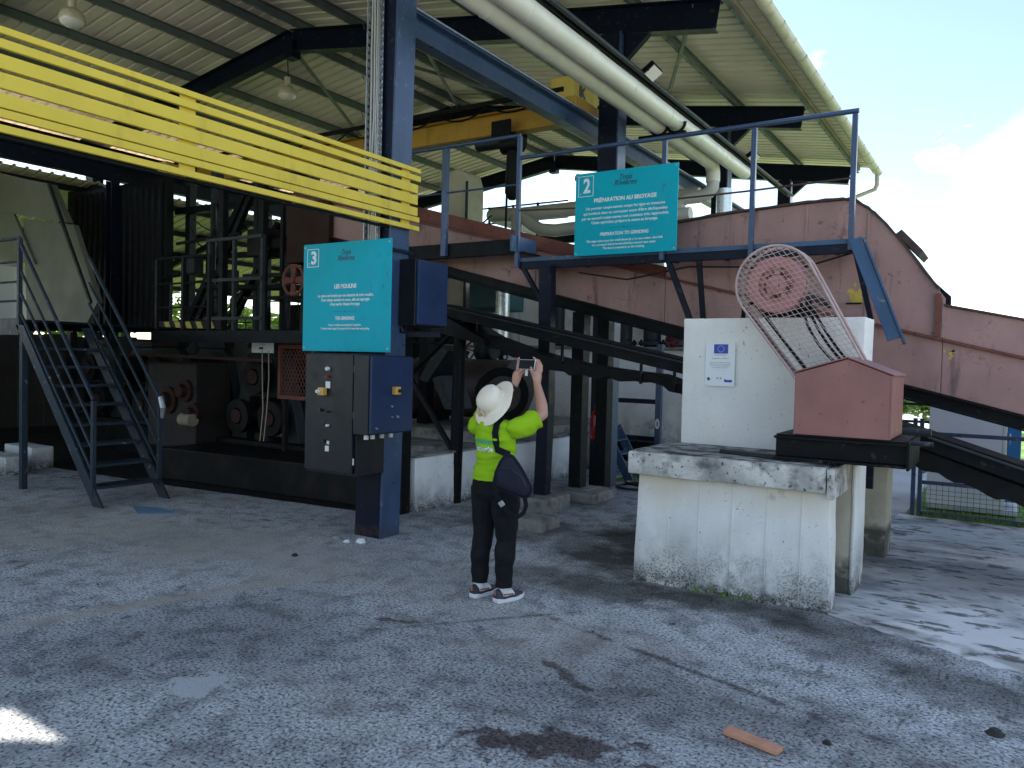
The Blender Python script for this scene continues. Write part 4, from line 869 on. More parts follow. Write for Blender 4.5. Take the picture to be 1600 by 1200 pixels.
# ------------------------------------------------------------------ information boards
def board(x0, x1, z0, z1, y, num, fr_, logo, rows, rule, label):
    t = thing('information_board', label, 'sign', ((x0 + x1) / 2, y, z0), 'turquoise information boards')
    obj('panel', MB().box(x0, x1, y - 0.012, y, z0, z1), TEAL, t, 0.002)
    w, h = x1 - x0, z1 - z0; yf = y - 0.0135; cx = (x0 + x1) / 2
    X = lambda u: x0 + u * w
    Z = lambda v: z1 - v * h
    bx0, bx1, bz0, bz1 = X(fr_[0]), X(fr_[1]), Z(fr_[2]), Z(fr_[3]); th = 0.006; mb = MB()
    mb.box(bx0, bx1, yf - 0.0004, yf + 0.0012, bz0 - th, bz0); mb.box(bx0, bx1, yf - 0.0004, yf + 0.0012, bz1, bz1 + th)
    mb.box(bx0, bx0 + th, yf - 0.0004, yf + 0.0012, bz1 + th + .0005, bz0 - th - .0005); mb.box(bx1 - th, bx1, yf - 0.0004, yf + 0.0012, bz1 + th + .0005, bz0 - th - .0005)
    obj('number_frame', mb, TWHITE, t)
    lettering(t, num, ((bx0 + bx1) / 2 + 0.012, yf, (bz0 + bz1) / 2 - 0.004), (bz0 - bz1) * 0.95, TWHITE, bold=0.006, fit=(bx1 - bx0) * 0.46)
    lettering(t, '.', (bx0 + 0.028, yf, bz1 + 0.06), 0.1, TWHITE)
    for text, v, wd, sz in logo: lettering(t, text, (cx, yf, Z(v)), sz, TDARK, shear=0.32, bold=0.0010, fit=wd * w)
    for text, v, wd, sz, bd, sh in rows: lettering(t, text, (cx, yf, Z(v)), sz, TWHITE, bold=bd, fit=wd * w, shear=sh, res=2)
    zr_ = Z(rule)
    obj('rule', MB().box(cx - 0.16, cx + 0.16, yf - 0.0003, yf + 0.0012, zr_ - 0.0012, zr_ + 0.0012).prism([(cx - 0.012, yf - 0.0007, zr_), (cx, yf - 0.0007, zr_ - 0.01), (cx + 0.012, yf - 0.0007, zr_), (cx, yf - 0.0007, zr_ + 0.008)], (0, 0.0015, 0)), TDARK, t)
    mb = MB(); random.seed(int(num) * 5)      # faint printed cane leaves down the right margin
    for q in range(26):
        bx, bz = X(random.uniform(0.74, 0.97)), Z(random.uniform(0.25, 0.97)); an = random.uniform(0.5, 2.6); L = random.uniform(0.05, 0.16)
        p = Vector((bx, yf + 0.0005, bz)); d = Vector((math.cos(an), 0, math.sin(an))); n = Vector((-d.z, 0, d.x))
        q1 = p + d * L
        if x0 + 0.02 < q1.x < x1 - 0.02 and z0 + 0.02 < q1.z < z1 - 0.05: mb.prism([p, p + d * L * 0.5 + n * 0.007, q1, p + d * L * 0.5 - n * 0.004], (0, 0.0008, 0))
    for a, b in ((0.022, 0.03), (0.978, 0.03), (0.022, 0.97), (0.978, 0.97)):
        obj('bolt', MB().lathe((X(a), y - 0.0121, Z(b)), (0, -1, 0), [(0.009, 0), (0.009, 0.004), (0, 0.006)], 8), GALV, t)
    obj('leaf_print', mb, LEAFP, t, kind='stuff')
    return t
LEAFP = Mat('leaf_print_teal', (0.008, 0.27, 0.35), 0.5, var=0.05).done()
b2 = board(-4.19, -2.985, 2.885, 3.80, 7.79, '2', (0.03, 0.185, 0.035, 0.285), (('Trois', 0.095, 0.125, 0.085), ('Rivières', 0.160, 0.225, 0.085)),
  [('PRÉPARATION AU BROYAGE', 0.345, 0.61, 0.062, 0.0018, 0.0),
   ('Un premier coupe-cannes coupe les tiges en tronçons', 0.436, 0.77, 0.044, 0.0006, 0), ("qui tombent dans un convoyeur avant d'être déchiquetées", 0.497, 0.82, 0.044, 0.0006, 0),
   ('par un second coupe-cannes aux couteaux très rapprochés.', 0.555, 0.85, 0.044, 0.0006, 0), ('Cette opération prépare la canne au broyage.', 0.610, 0.65, 0.044, 0.0006, 0),
   ('PREPARATION TO GRINDING', 0.755, 0.475, 0.052, 0.0012, 0.2),
   ('The sugar cane is put into small pieces by a 1st cane cutter, then falls', 0.832, 0.745, 0.034, 0.0006, 0.12), ('on a conveyor belt to be shredded by a second cane cutter.', 0.878, 0.625, 0.034, 0.0006, 0.12), ('This step is preparatory to the crushing.', 0.922, 0.41, 0.034, 0.0006, 0.12)],
  0.682, 'wide turquoise board number 2 hung on the blue walkway railing')
b3 = board(-5.86, -4.73, 1.745, 2.775, 5.345, '3', (0.045, 0.185, 0.045, 0.215), (('Trois', 0.095, 0.105, 0.070), ('Rivières', 0.148, 0.19, 0.070)),
  [('LES MOULINS', 0.405, 0.25, 0.056, 0.0018, 0),
   ('La canne est broyée par une batterie de trois moulins.', 0.487, 0.637, 0.040, 0.0006, 0), ("Pour mieux extraire le sucre, elle est aspergée", 0.527, 0.55, 0.040, 0.0006, 0), ("d'eau après chaque broyage.", 0.566, 0.345, 0.040, 0.0006, 0),
   ('THE GRINDINGS', 0.697, 0.22, 0.046, 0.0012, 0),
   ('Cane is crushed successively by 3 grinders.', 0.757, 0.375, 0.030, 0.0005, 0), ('To better extract sugar, it is sprayed with hot water after each grinding.', 0.790, 0.56, 0.030, 0.0005, 0)],
  0.632, 'tall turquoise board number 3 above the navy cabinets on the main column')

# ------------------------------------------------------------------ electrical cabinets
c1 = thing('electrical_cabinet', 'tall dark navy electrical cabinet mounted low on the main column', 'cabinet', (-5.1, 5.2, 0.6), 'electrical cabinets')
obj('body', MB().box(-5.47, -4.845, 5.05, 5.415, 0.635, 1.725), CABN, c1, 0.006)
d1 = obj('door', MB().box(-5.465, -4.87, 5.018, 5.047, 0.66, 1.715), CABN, c1, 0.005)
def knob(par, x, y, z, r, m, ax=(0, -1, 0), d=0.03): return obj('knob', MB().lathe((x, y, z), ax, [(r, 0), (r, d * 0.6), (r * 0.8, d), (0, d)], 14), m, par, smooth=True)
knob(d1, -5.17, 5.017, 1.585, 0.020, PLASTW); obj('knob', MB().lathe((-5.17, 4.998, 1.585), (0, -1, 0), [(0.012, 0), (0.012, 0.004), (0, 0.004)], 10), BLACKP, d1)
knob(d1, -5.17, 5.017, 1.515, 0.011, REDEXT)
obj('label_tag', MB().box(-5.20, -5.145, 5.012, 5.0165, 1.41, 1.47), PLASTW, d1)
obj('isolator_switch', MB().box(-5.255, -5.185, 4.965, 5.0165, 1.345, 1.415), SWY, d1, 0.006); knob(d1, -5.235, 4.964, 1.38, 0.018, PLASTW)
knob(d1, -5.25, 5.017, 1.21, 0.014, BLACKP); knob(d1, -5.16, 5.017, 1.20, 0.008, BLACKP); knob(d1, -5.16, 5.017, 1.075, 0.013, PLASTW); knob(d1, -5.20, 5.017, 1.08, 0.006, BLACKP)
knob(d1, -5.20, 5.017, 0.93, 0.016, BLACKP); obj('label_tag', MB().box(-5.175, -5.145, 5.012, 5.0165, 0.905, 0.935).box(-5.195, -5.15, 5.012, 5.0165, 0.84, 0.89), PLASTW, d1)
obj('hinge', MB().tube([(-4.862, 5.03, 1.56), (-4.862, 5.03, 1.62)], 0.009, 8).tube([(-4.862, 5.03, 1.15), (-4.862, 5.03, 1.21)], 0.009, 8).tube([(-4.862, 5.03, 0.74), (-4.862, 5.03, 0.80)], 0.009, 8), GALV, c1)
c2 = thing('electrical_cabinet', 'shorter blue electrical cabinet with one yellow switch beside the tall navy one', 'cabinet', (-4.7, 5.25, 1.0), 'electrical cabinets')
obj('body', MB().box(-4.835, -4.66, 4.99, 5.56, 1.02, 1.715), CABN, c2, 0.006)
d2 = obj('door', MB().box(-4.657, -4.63, 5.0, 5.55, 1.03, 1.705), CABB, c2, 0.006)
obj('isolator_switch', MB().box(-4.629, -4.58, 5.26, 5.33, 1.37, 1.44), SWY, d2, 0.006); knob(d2, -4.579, 5.30, 1.405, 0.016, BLACKP, (1, 0, 0))
for (y, z, r) in ((5.25, 1.265, 0.011), (5.33, 1.17, 0.013), (5.26, 1.17, 0.007), (5.06, 1.08, 0.009)): knob(d2, -4.629, y, z, r, GALV, (1, 0, 0), 0.02)
for k, y in enumerate((5.06, 5.14, 5.26, 5.38)): obj('cable_gland', MB().tube([(-4.74, y, 1.019), (-4.74, y, 0.975)], 0.022, 10), PLASTW if k != 2 else GREYPIPE, c2, smooth=True)
obj('mount', MB().box(-4.897, -4.836, 5.2, 5.5, 1.2, 1.6), NAVY, c2)
c3 = thing('electrical_cabinet', 'plain blue junction cabinet behind the main column right of board 3', 'cabinet', (-4.75, 5.8, 2.0), 'electrical cabinets')
obj('body', MB().box(-4.86, -4.66, 5.59, 6.05, 2.0, 2.62), CABN, c3, 0.006)
obj('door', MB().box(-4.658, -4.63, 5.60, 6.04, 2.01, 2.61), CABB, c3, 0.006)
obj('bracket', MB().bar((-5.0, 5.75, 1.93), (-4.66, 5.98, 1.93), 0.05, 0.05).box(-4.90, -4.862, 5.62, 5.70, 1.93, 2.5), NAVY, c3)
obj('conduit', MB().tube([(-4.88, 5.60, 2.25), (-4.88, 5.60, 2.05), (-4.86, 5.66, 1.95)], 0.015, 8), BLACKP, c3)

# ------------------------------------------------------------------ staircase and mill platform
st = thing('steel_staircase', 'blue-grey open steel staircase with railings rising to the mill platform', 'staircase', (-8.3, 5.05, 0))
def stx(z): return -8.26 - z * 0.86
for y in (4.66, 5.44):
    obj('stringer', MB().prism([(stx(-0.0) + 0.09, y, 0.0), (stx(0) - 0.09, y, 0.0), (stx(1.98) - 0.09, y, 1.98), (stx(1.98) + 0.09, y, 1.98)], (0, 0.03, 0)), STAIRP, st, 0.003)
tread = obj('tread', MB().box(stx(0.2) - 0.13, stx(0.2) + 0.13, 4.692, 5.438, 0.185, 0.215), STAIRP, st, 0.003)
repeat(tread, st, [(-k * 0.215 * 0.86, 0, k * 0.215) for k in range(1, 8)])
for y, xt in ((4.675, -9.95), (5.455, -9.90)):
    obj('newel', MB().box(stx(0.1) - 0.05, stx(0.1) - 0.005, y - 0.022, y + 0.022, 0.10, 1.15), STAIRP, st, 0.003)
    for k, (lo_, hi_) in enumerate(((1.16, 2.98), (0.86, 2.68), (0.60, 2.42), (0.36, 2.18))):
        p = (stx(0.1) - 0.03, y, lo_); q = (xt, y, lo_ + (abs(xt - stx(0.1) + 0.03)) / 0.86 * 1.0 - 0.08 + (0.0 if k else 0.02))
        obj('handrail' if k == 0 else 'mid_rail', MB().tube([p, q], 0.022 if k == 0 else 0.016, 8), STAIRP, st, smooth=True)
obj('broken_joint', MB().tube([(-8.36, 5.455, 1.17), (-8.30, 5.45, 1.05), (-8.33, 5.46, 0.93)], [0.03, 0.034, 0.02], 8), GALV, st)
mp = thing('mill_platform', 'dark steel mill platform with railings at the top of the staircase', 'platform', (-12, 5.4, 0))
obj('edge_beam', MB().box(-17.0, -9.98, 4.66, 4.70, 1.86, 2.06), STAIRP, mp, 0.003)
obj('deck', MB().box(-17.0, -9.98, 4.702, 7.2, 2.02, 2.05), BLACKST, mp)
obj('edge_beam', MB().box(-9.97, -6.0, 6.35, 6.40, 1.84, 1.99), BLACKST, mp, 0.003)
obj('deck', MB().box(-9.97, -6.0, 6.402, 7.1, 1.93, 1.96), BLACKST, mp)
for x, y in ((-10.02, 4.68), (-13.4, 4.68), (-16.6, 4.68)):
    obj('leg', MB().box(x - 0.035, x + 0.035, y - 0.035 + 0.06, y + 0.035 + 0.06, 0, 1.855), STAIRP, mp, 0.003)
for x in (-10.02, -11.3, -12.6, -13.9, -15.2):
    obj('post', MB().box(x - 0.024, x + 0.024, 4.665, 4.713, 2.061, 3.02), STAIRP, mp, 0.003)
for z, r in ((3.02, 0.022), (2.74, 0.014), (2.5, 0.014), (2.27, 0.014)):
    obj('rail', MB().tube([(-16.8, 4.69, z), (-10.02, 4.69, z)], r, 8), STAIRP, mp)
for x in (-9.88, -9.3, -8.75):
    obj('post', MB().box(x - 0.024, x + 0.024, 6.36, 6.40, 1.992, 2.96), BLACKST, mp, 0.003)
for z, r in ((2.96, 0.022), (2.62, 0.014), (2.3, 0.014)):
    obj('rail', MB().tube([(-9.9, 6.38, z), (-8.75, 6.38, z)], r, 8), BLACKST, mp)
mb = MB()
for k in range(5): mb.prism([(-10.9 + k * 0.26, 7.19, 2.06), (-10.78 + k * 0.26, 7.19, 2.06), (-10.84 + k * 0.26, 7.19, 2.16), (-10.96 + k * 0.26, 7.19, 2.16)], (0, 0.01, 0))
hz_ = obj('hazard_toe_board', MB().box(-11.1, -9.6, 7.2, 7.22, 2.052, 2.17), BLACKST, mp)
obj('yellow_stripes', mb, HAZY, hz_)
wb_ = thing('white_kerb_block', 'white painted concrete block under the mill platform, the nearer of two', 'block', (-11.1, 5.3, 0), 'white blocks under the platform')
obj('body', rough(MB().box(-12.5, -11.16, 5.06, 5.34, -0.02, 0.25), cuts=4), WHITEW, wb_, smooth=True)
wb2 = thing('white_kerb_block', 'white painted concrete block right of the platform leg, set farther back', 'block', (-11, 6.2, 0), 'white blocks under the platform')
obj('body', rough(MB().box(-12.3, -11.52, 5.56, 5.86, -0.02, 0.31), cuts=4), WHITEW, wb2, smooth=True)

# steel feed chute, dark cladding
fc = thing('feed_chute', 'large grey stained steel feed chute rising at the far left', 'chute', (-15.5, 8.0, 2.0))
obj('upper_plate', MB().prism([(-17.6, 7.5, 5.30), (-16.2, 7.5, 4.98), (-14.92, 7.5, 4.72), (-14.35, 7.5, 3.98), (-15.9, 7.5, 4.22), (-16.9, 7.5, 4.4)], (0, 0.12, 0)), CHUTE, fc, 0.005)
obj('lower_plate', MB().prism([(-16.15, 7.62, 4.20), (-14.36, 7.62, 3.96), (-13.55, 7.62, 2.55), (-14.0, 7.62, 2.06), (-16.0, 7.62, 2.06)], (0, 0.10, 0)), CHUTE, fc, 0.005)
obj('side_plate', MB().prism([(-17.6, 7.56, 5.2), (-16.4, 7.56, 4.3), (-15.6, 7.56, 3.3), (-17.6, 7.56, 3.5)], (0, 0.05, 0)), CHUTE, fc, 0.005)
obj('edge_flange', MB().bar((-14.92, 7.47, 4.72), (-13.50, 7.47, 2.52), 0.05, 0.05), GREYST, fc)
cp = thing('cladding_panel', 'dark corrugated screen panel between posts behind the feed chute', 'panel', (-14.2, 9.5, 2.0))
x = -16.1
while x < -13.2:
    obj('sheet', MB().prism([(x, 8.5, 2.05), (x + 0.09, 8.5, 2.05), (x + 0.11, 8.46, 2.05), (x + 0.17, 8.46, 2.05), (x + 0.19, 8.5, 2.05), (x + 0.19, 8.51, 2.05), (x, 8.51, 2.05)], (0, 0, 2.72)), BLACKST, cp); x += 0.192
for x in (-16.2, -13.0): obj('post', MB().box(x - 0.07, x + 0.07, 8.52, 8.66, 0, 4.9), BLACKST, cp)
obj('top_rail', MB().bar((-16.2, 8.55, 4.80), (-13.0, 8.55, 4.80), 0.08, 0.10), BLACKST, cp)
sw = thing('added_side_wall', 'low dark brown boarded wall added along the far side to block light into the mill', 'wall', (-17.9, 8, 0))  # boards added to cut the daylight entering from the open far side
for k in range(40): obj('board', MB().box(-17.95, -17.91, -1.9 + k * 0.54, -1.9 + k * 0.54 + 0.53, 0.0, 2.0 + 0.02 * (k % 3)), WOODB, sw)
ed = thing('elevator_duct', 'dirty cream sheet metal duct with rounded top behind the short walkway', 'duct', (-8.3, 11, 3))
obj('shell', MB().prism([(-8.55, 11.0, 2.6), (-8.05, 11.0, 2.6), (-8.05, 11.0, 4.75), (-8.12, 11.0, 4.95), (-8.28, 11.0, 5.03), (-8.45, 11.0, 5.0), (-8.55, 11.0, 4.9)], (0, 0.5, 0)), CREAMC, ed, 0.02)
obj('flange', MB().box(-8.06, -8.03, 10.96, 11.0, 2.6, 4.78), GREYST, ed)
rr = thing('rear_railing', 'thin dark railing on a far landing behind the thick grey pipes', 'railing', (-9, 13.8, 3))
for x in (-10.2, -9.5, -8.9, -8.3): obj('post', MB().box(x - 0.02, x + 0.02, 13.78, 13.82, 3.0, 4.95), BLACKST, rr)
for z in (4.93, 4.6, 4.25): obj('rail', MB().tube([(-10.3, 13.8, z), (-7.6, 13.8, z)], 0.018, 6), BLACKST, rr)
obj('deck', MB().box(-10.4, -7.5, 13.5, 14.3, 2.9, 3.0), BLACKST, rr)

# lattice of dark steelwork around the mills: one gantry
gt = thing('mill_gantry', 'tangle of dark steel posts, beams and diagonals above the mills', 'gantry', (-11, 9, 2))
for (x, y, z0_, z1_, w) in ((-13.2, 9.2, 0, 5.3, 0.14), (-12.15, 9.0, 0, 5.2, 0.16), (-11.0, 9.0, 0, 4.7, 0.14), (-10.45, 8.6, 1.9, 4.6, 0.12), (-9.75, 9.0, 0, 4.6, 0.2), (-8.9, 9.0, 0, 4.2, 0.12), (-10.1, 7.6, 2, 4.2, 0.1), (-9.2, 7.6, 2.0, 4.2, 0.1)):
    obj('post', MB().box(x - w / 2, x + w / 2, y - w / 2, y + w / 2, z0_, z1_), GREYST if w > .13 else BLACKST, gt, 0.004)
for p, q, w in (((-13.4, 9.2, 3.5), (-8.6, 9.2, 3.42), 0.10), ((-13.4, 9.05, 4.35), (-8.8, 9.05, 4.3), 0.12), ((-13.3, 9.0, 2.1), (-8.5, 9.0, 2.05), 0.12), ((-12.6, 8.7, 2.1), (-10.9, 8.7, 4.55), 0.11), ((-12.2, 8.5, 1.9), (-10.6, 8.5, 4.3), 0.09), ((-11.7, 8.9, 2.0), (-10.4, 8.9, 3.9), 0.09), ((-11.3, 8.4, 2.0), (-10.0, 8.4, 3.4), 0.07), ((-10.5, 8.3, 2.95), (-8.6, 8.3, 2.93), 0.07), ((-10.5, 8.3, 2.6), (-8.6, 8.3, 2.58), 0.05), ((-9.7, 8.9, 3.2), (-8.3, 8.9, 4.1), 0.08)):
    obj('beam', MB().bar(p, q, w, w), BLACKST, gt, 0.003)
obj('motor_box', MB().box(-10.7, -10.2, 8.5, 8.9, 3.3, 3.75).tube([(-10.2, 8.7, 3.5), (-9.9, 8.7, 3.5)], 0.14, 12), DARKMILL, gt, 0.02)
obj('side_case', MB().box(-9.4, -8.5, 8.2, 8.9, 3.1, 4.0), MILLRUST, gt, 0.01)
for z in (2.35, 2.62, 2.9):
    obj('ladder_rung', MB().tube([(-11.6, 8.2, z), (-10.9, 8.2, z)], 0.015, 6), BLACKST, gt)
random.seed(90)
for k in range(34):      # pipes, rods and hanging cables threading the gantry
    x, y = random.uniform(-13.2, -7.6), random.uniform(8.0, 9.6); zz = random.uniform(2.1, 4.3); L = random.uniform(0.6, 2.4); r_ = random.choice((0.012, 0.02, 0.03, 0.045))
    if k % 3 == 0: P_ = [(x, y, zz), (x + L, y, zz + random.uniform(-.1, .1))]
    elif k % 3 == 1: P_ = [(x, y, 2.0), (x + random.uniform(-.05, .05), y, zz)]
    else: P_ = [(x + L * t, y, zz - 0.35 * (1 - (2 * t - 1) ** 2)) for t in np.linspace(0, 1, 8)]; r_ = 0.012
    obj('pipe' if k % 3 < 2 else 'cable', MB().tube(P_, r_, 8), random.choice((BLACKST, GREYST, DARKMILL)), gt, smooth=True)
for k in range(8):
    x, y, zz = random.uniform(-12.8, -8.4), random.uniform(8.3, 9.3), random.uniform(2.3, 3.8); w = random.uniform(0.12, 0.3)
    obj('bracket', MB().box(x, x + w, y, y + 0.2, zz, zz + random.uniform(0.15, 0.5)), random.choice((BLACKST, GREYST, MILLRUST)), gt, 0.01)
gr = thing('gantry_guard_rail', 'thin grey rail frame on the mill deck left of board 3', 'rail', (-9.0, 7.2, 2.0))
for x in (-9.9, -9.35, -8.75): obj('post', MB().box(x - 0.025, x + 0.025, 7.2, 7.25, 1.97, 3.35), GREYST, gr)
for z in (3.33, 2.75, 2.2): obj('rail', MB().box(-9.92, -8.72, 7.17, 7.199, z - 0.022, z + 0.022), GREYST, gr)
hw = thing('hand_wheel', 'terracotta four-spoke handwheel left of board 3', 'handwheel', (-8.44, 7.5, 2.74))
obj('rim', MB().ring((-8.44, 7.5, 2.74), (0, -1, 0), 0.205, 0.022, 30, 8), TERRADARK, hw, smooth=True)
for k in range(4):
    a = math.pi / 4 * 0 + k * math.pi / 2
    obj('spoke', MB().hexa([Vector((-8.44, 7.5, 2.74)) + Vector((math.cos(a) * r + s1 * -math.sin(a) * w, dy, math.sin(a) * r + s1 * math.cos(a) * w)) for dy in (-0.012, 0.012) for r, s1, w in ((0.03, -1, 0.03), (0.20, -1, 0.06), (0.20, 1, 0.06), (0.03, 1, 0.03))]), TERRADARK, hw)
obj('hub', MB().lathe((-8.44, 7.5, 2.74), (0, -1, 0), [(0, 0.04), (0.045, 0.04), (0.05, -0.04), (0.03, -0.3)], 16), TERRADARK, hw, smooth=True)
mg = thing('mesh_guard', 'rust-brown framed diamond mesh guard panel left of the cabinets', 'guard', (-7.8, 7.0, 1.1))
xa_, xb2, za_, zb_ = -8.13, -7.45, 1.12, 1.83
mb = MB(); mb.box(xa_, xb2, 6.98, 7.02, zb_ - 0.05, zb_); mb.box(xa_, xb2, 6.98, 7.02, za_, za_ + 0.05); mb.box(xa_, xa_ + 0.05, 6.98, 7.02, za_ + 0.051, zb_ - 0.051); mb.box(xb2 - 0.05, xb2, 6.98, 7.02, za_ + 0.051, zb_ - 0.051)
obj('frame', mb, TERRADARK, mg, 0.003)
mb = MB()
for sgn in (1, -1):
    for k in range(-14, 26):
        x = xa_ + k * 0.06; p = Vector((x, 7.0, za_ if sgn > 0 else zb_)); q = p + Vector((0.43, 0, 0.71 * sgn))
        t0 = max(0, (xa_ + 0.04 - p.x) / 0.43); t1 = min(1, (xb2 - 0.04 - p.x) / 0.43)
        if t1 > t0: mb.bar(p + (q - p) * t0, p + (q - p) * t1, 0.008, 0.005, (0, 1, 0))
obj('wire_mesh', mb, TERRADARK, mg)
for x in (-8.05, -7.5): obj('leg', MB().box(x - 0.03, x + 0.03, 7.022, 7.08, 0, 1.15), DARKMILL, mg)
pq = thing('notice_plaque', 'small white printed notice on the mill left of board 3', 'plaque', (-8.4, 6.98, 1.85))
obj('plate', MB().box(-8.64, -8.21, 6.97, 6.98, 1.72, 2.01), PLAQW, pq)
obj('print', MB().box(-8.50, -8.37, 6.967, 6.969, 1.92, 2.005).box(-8.49, -8.41, 6.967, 6.969, 1.765, 1.795).box(-8.63, -8.60, 6.967, 6.969, 1.97, 2.0).box(-8.585, -8.56, 6.967, 6.969, 1.97, 2.0).box(-8.33, -8.29, 6.967, 6.969, 1.955, 2.0), TBLACK, pq)
for z, s_ in ((1.885, 'Programme co-financé par'), (1.86, "l'Union européenne"), (1.835, 'et la région')):
    lettering(pq, s_, (-8.425, 6.968, z), 0.026, TGREY, res=1)
# hanging cords
for k, (x, label) in enumerate(((-7.86, 'pale cord hanging from the mill, the left one of a close pair'), (-7.74, 'pale cord hanging from the mill, the right one of a close pair'))):
    tag(obj('hanging_cord', MB().tube([(x, 6.5, 1.75), (x + 0.01, 6.5, 1.4), (x + 0.03 - k * .05, 6.5, 1.0), (x - 0.02 - k * .05, 6.5, 0.62)], 0.007, 5), CORDM, None, loc=(x, 6.5, 0.6)), label, 'cord', 'cords hanging from the mill')

# ------------------------------------------------------------------ the cane mills
def mill(x0, y0, label, s=1.0):
    t = thing('cane_mill', label, 'mill', (x0, y0, 0), 'cane mills')
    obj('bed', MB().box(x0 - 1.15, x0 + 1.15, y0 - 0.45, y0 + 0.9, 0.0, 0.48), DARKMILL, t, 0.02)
    for yy in (y0 - 0.32, y0 + 0.55):
        obj('housing', MB().prism([(x0 - 0.72, yy, 0.481), (x0 - 0.40, yy, 0.481), (x0 - 0.32, yy, 1.1), (x0 + 0.32, yy, 1.1), (x0 + 0.40, yy, 0.481), (x0 + 0.72, yy, 0.481), (x0 + 0.42, yy, 1.66), (x0 + 0.30, yy, 1.78), (x0 - 0.30, yy, 1.78), (x0 - 0.42, yy, 1.66)], (0, 0.16, 0)), GREENIRON, t, 0.015)
        obj('cap', MB().box(x0 - 0.36, x0 + 0.36, yy - 0.02, yy + 0.18, 1.781, 1.90), DARKMILL, t, 0.01)
    for (dx, dz) in ((0, 1.38), (-0.34, 0.82), (0.34, 0.82)):
        obj('roller', MB().tube([(x0 + dx, y0 - 0.15, dz), (x0 + dx, y0 + 0.54, dz)], 0.26, 20), DARKMILL, t, smooth=True)
        obj('shaft_end', MB().tube([(x0 + dx, y0 - 0.55, dz), (x0 + dx, y0 - 0.1, dz)], 0.10, 14), MILLRUST, t, smooth=True)
        obj('gear', MB().lathe((x0 + dx, y0 - 0.48, dz), (0, -1, 0), [(0.12, -0.05), (0.24, -0.05), (0.24, 0.05), (0.12, 0.05)], 18), DARKMILL, t)
    for dx in (-0.58, 0.58): obj('tie_bolt', MB().tube([(x0 + dx, y0 - 0.26, 0.5), (x0 + dx * 0.66, y0 - 0.26, 1.7)], 0.03, 8), DARKMILL, t)
    return t
m1 = mill(-8.85, 7.7, 'dark iron three-roller cane mill directly left of the mesh guard')
dup(m1, (-11.5, 7.9, 0), 'dark iron three-roller cane mill behind the staircase')
dup(m1, (-14.3, 8.4, 0), 'dark iron three-roller cane mill under the feed chute')
gb_ = thing('gear_case', 'rusty brown gear case with round flanges between the mills', 'gearbox', (-10.1, 7.0, 0))
obj('case', MB().box(-10.9, -9.75, 6.9, 7.5, 0.3, 1.55), WOODB, gb_, 0.03)
for (x, z, r) in ((-9.95, 1.15, 0.16), (-9.75, 0.85, 0.13), (-10.35, 1.0, 0.2)): obj('flange', MB().lathe((x, 6.88, z), (0, -1, 0), [(r, -0.05), (r, 0.03), (r * 0.6, 0.04), (r * 0.55, 0.12), (0, 0.12)], 18), MILLRUST, gb_, smooth=True)
obj('rail', MB().bar((-10.9, 6.7, 1.66), (-7.9, 6.7, 1.62), 0.03, 0.04), MILLRUST, gb_)
obj('valve', MB().tube([(-9.9, 6.8, 0.75), (-9.65, 6.8, 0.75)], 0.09, 12), CORDM, gb_, smooth=True)
mp2 = thing('mill_base_wall', 'low dark oily concrete base along the front of the mills', 'base', (-8, 6.5, 0))
obj('body', MB().prism([(-9.6, 6.25, 0.004), (-5.66, 6.5, 0.004), (-5.66, 7.2, 0.004), (-9.6, 7.2, 0.004)], (0, 0, 0.42)), DARKMILL, mp2, 0.02)

# ------------------------------------------------------------------ raised floor, back wall and its pipework
rf = thing('raised_floor', 'raised concrete floor behind a whitewashed kerb wall, stained and chipped', 'raised floor', (-7, 9, 0))
obj('kerb_wall', rough(MB().box(-5.70, -5.47, 6.62, 10.6, -0.02, 0.60), cuts=6, amp=0.007), KERBW, rf, smooth=True)
obj('floor', MB().box(-9.4, -5.70, 7.9, 12.4, 0, 0.56), RAWCON, rf)
obj('step', MB().box(-7.6, -5.75, 8.6, 12.3, 0.562, 0.72), RAWCON, rf, 0.02)
obj('coping', MB().box(-5.70, -5.45, 6.60, 10.6, 0.603, 0.625), RAWCON, rf, 0.006)
bw = thing('back_wall', 'old white plastered wall with black mould behind the conveyors', 'wall', (-6.5, 12.6, 0))
obj('lower_wall', rough(MB().box(-9.6, -3.4, 12.45, 12.8, -0.02, 1.93), cuts=5, amp=0.006), WALLW, bw, smooth=True)
obj('ledge', MB().box(-9.6, -3.38, 12.38, 12.8, 1.932, 1.985), RAWCON, bw, 0.01)
obj('upper_wall', MB().box(-9.8, -3.2, 13.3, 13.5, 0, 3.3), WALLW, bw)
pm = thing('pump_valve', 'green-grey pump body with small gauges above the brown vessel', 'pump', (-7.3, 10.4, 1.7))
obj('body', MB().lathe((-7.15, 10.4, 1.83), (1, -0.3, 0), [(0, -0.2), (0.12, -0.2), (0.13, -0.12), (0.19, -0.1), (0.20, 0.06), (0.13, 0.1), (0.12, 0.2), (0, 0.2)], 18), GREENIRON, pm, smooth=True)
obj('stem', MB().tube([(-7.1, 10.4, 1.40), (-7.1, 10.4, 2.05)], 0.09, 12), GREENIRON, pm, smooth=True)
obj('pipe', MB().tube([(-6.98, 10.3, 2.05), (-6.84, 10.3, 2.05), (-6.80, 10.3, 2.0), (-6.80, 10.3, 1.6)], 0.022, 8), BLACKST, pm)
for dz in (1.88, 1.75): obj('tap', MB().ring((-6.72, 10.28, dz), (0, -1, 0), 0.045, 0.013, 12, 6), BLACKST, pm)
obj('gauge', MB().lathe((-6.74, 10.25, 1.81), (0, -1, 0), [(0, 0.02), (0.035, 0.02), (0.038, -0.02), (0, -0.02)], 12), BLACKST, pm)
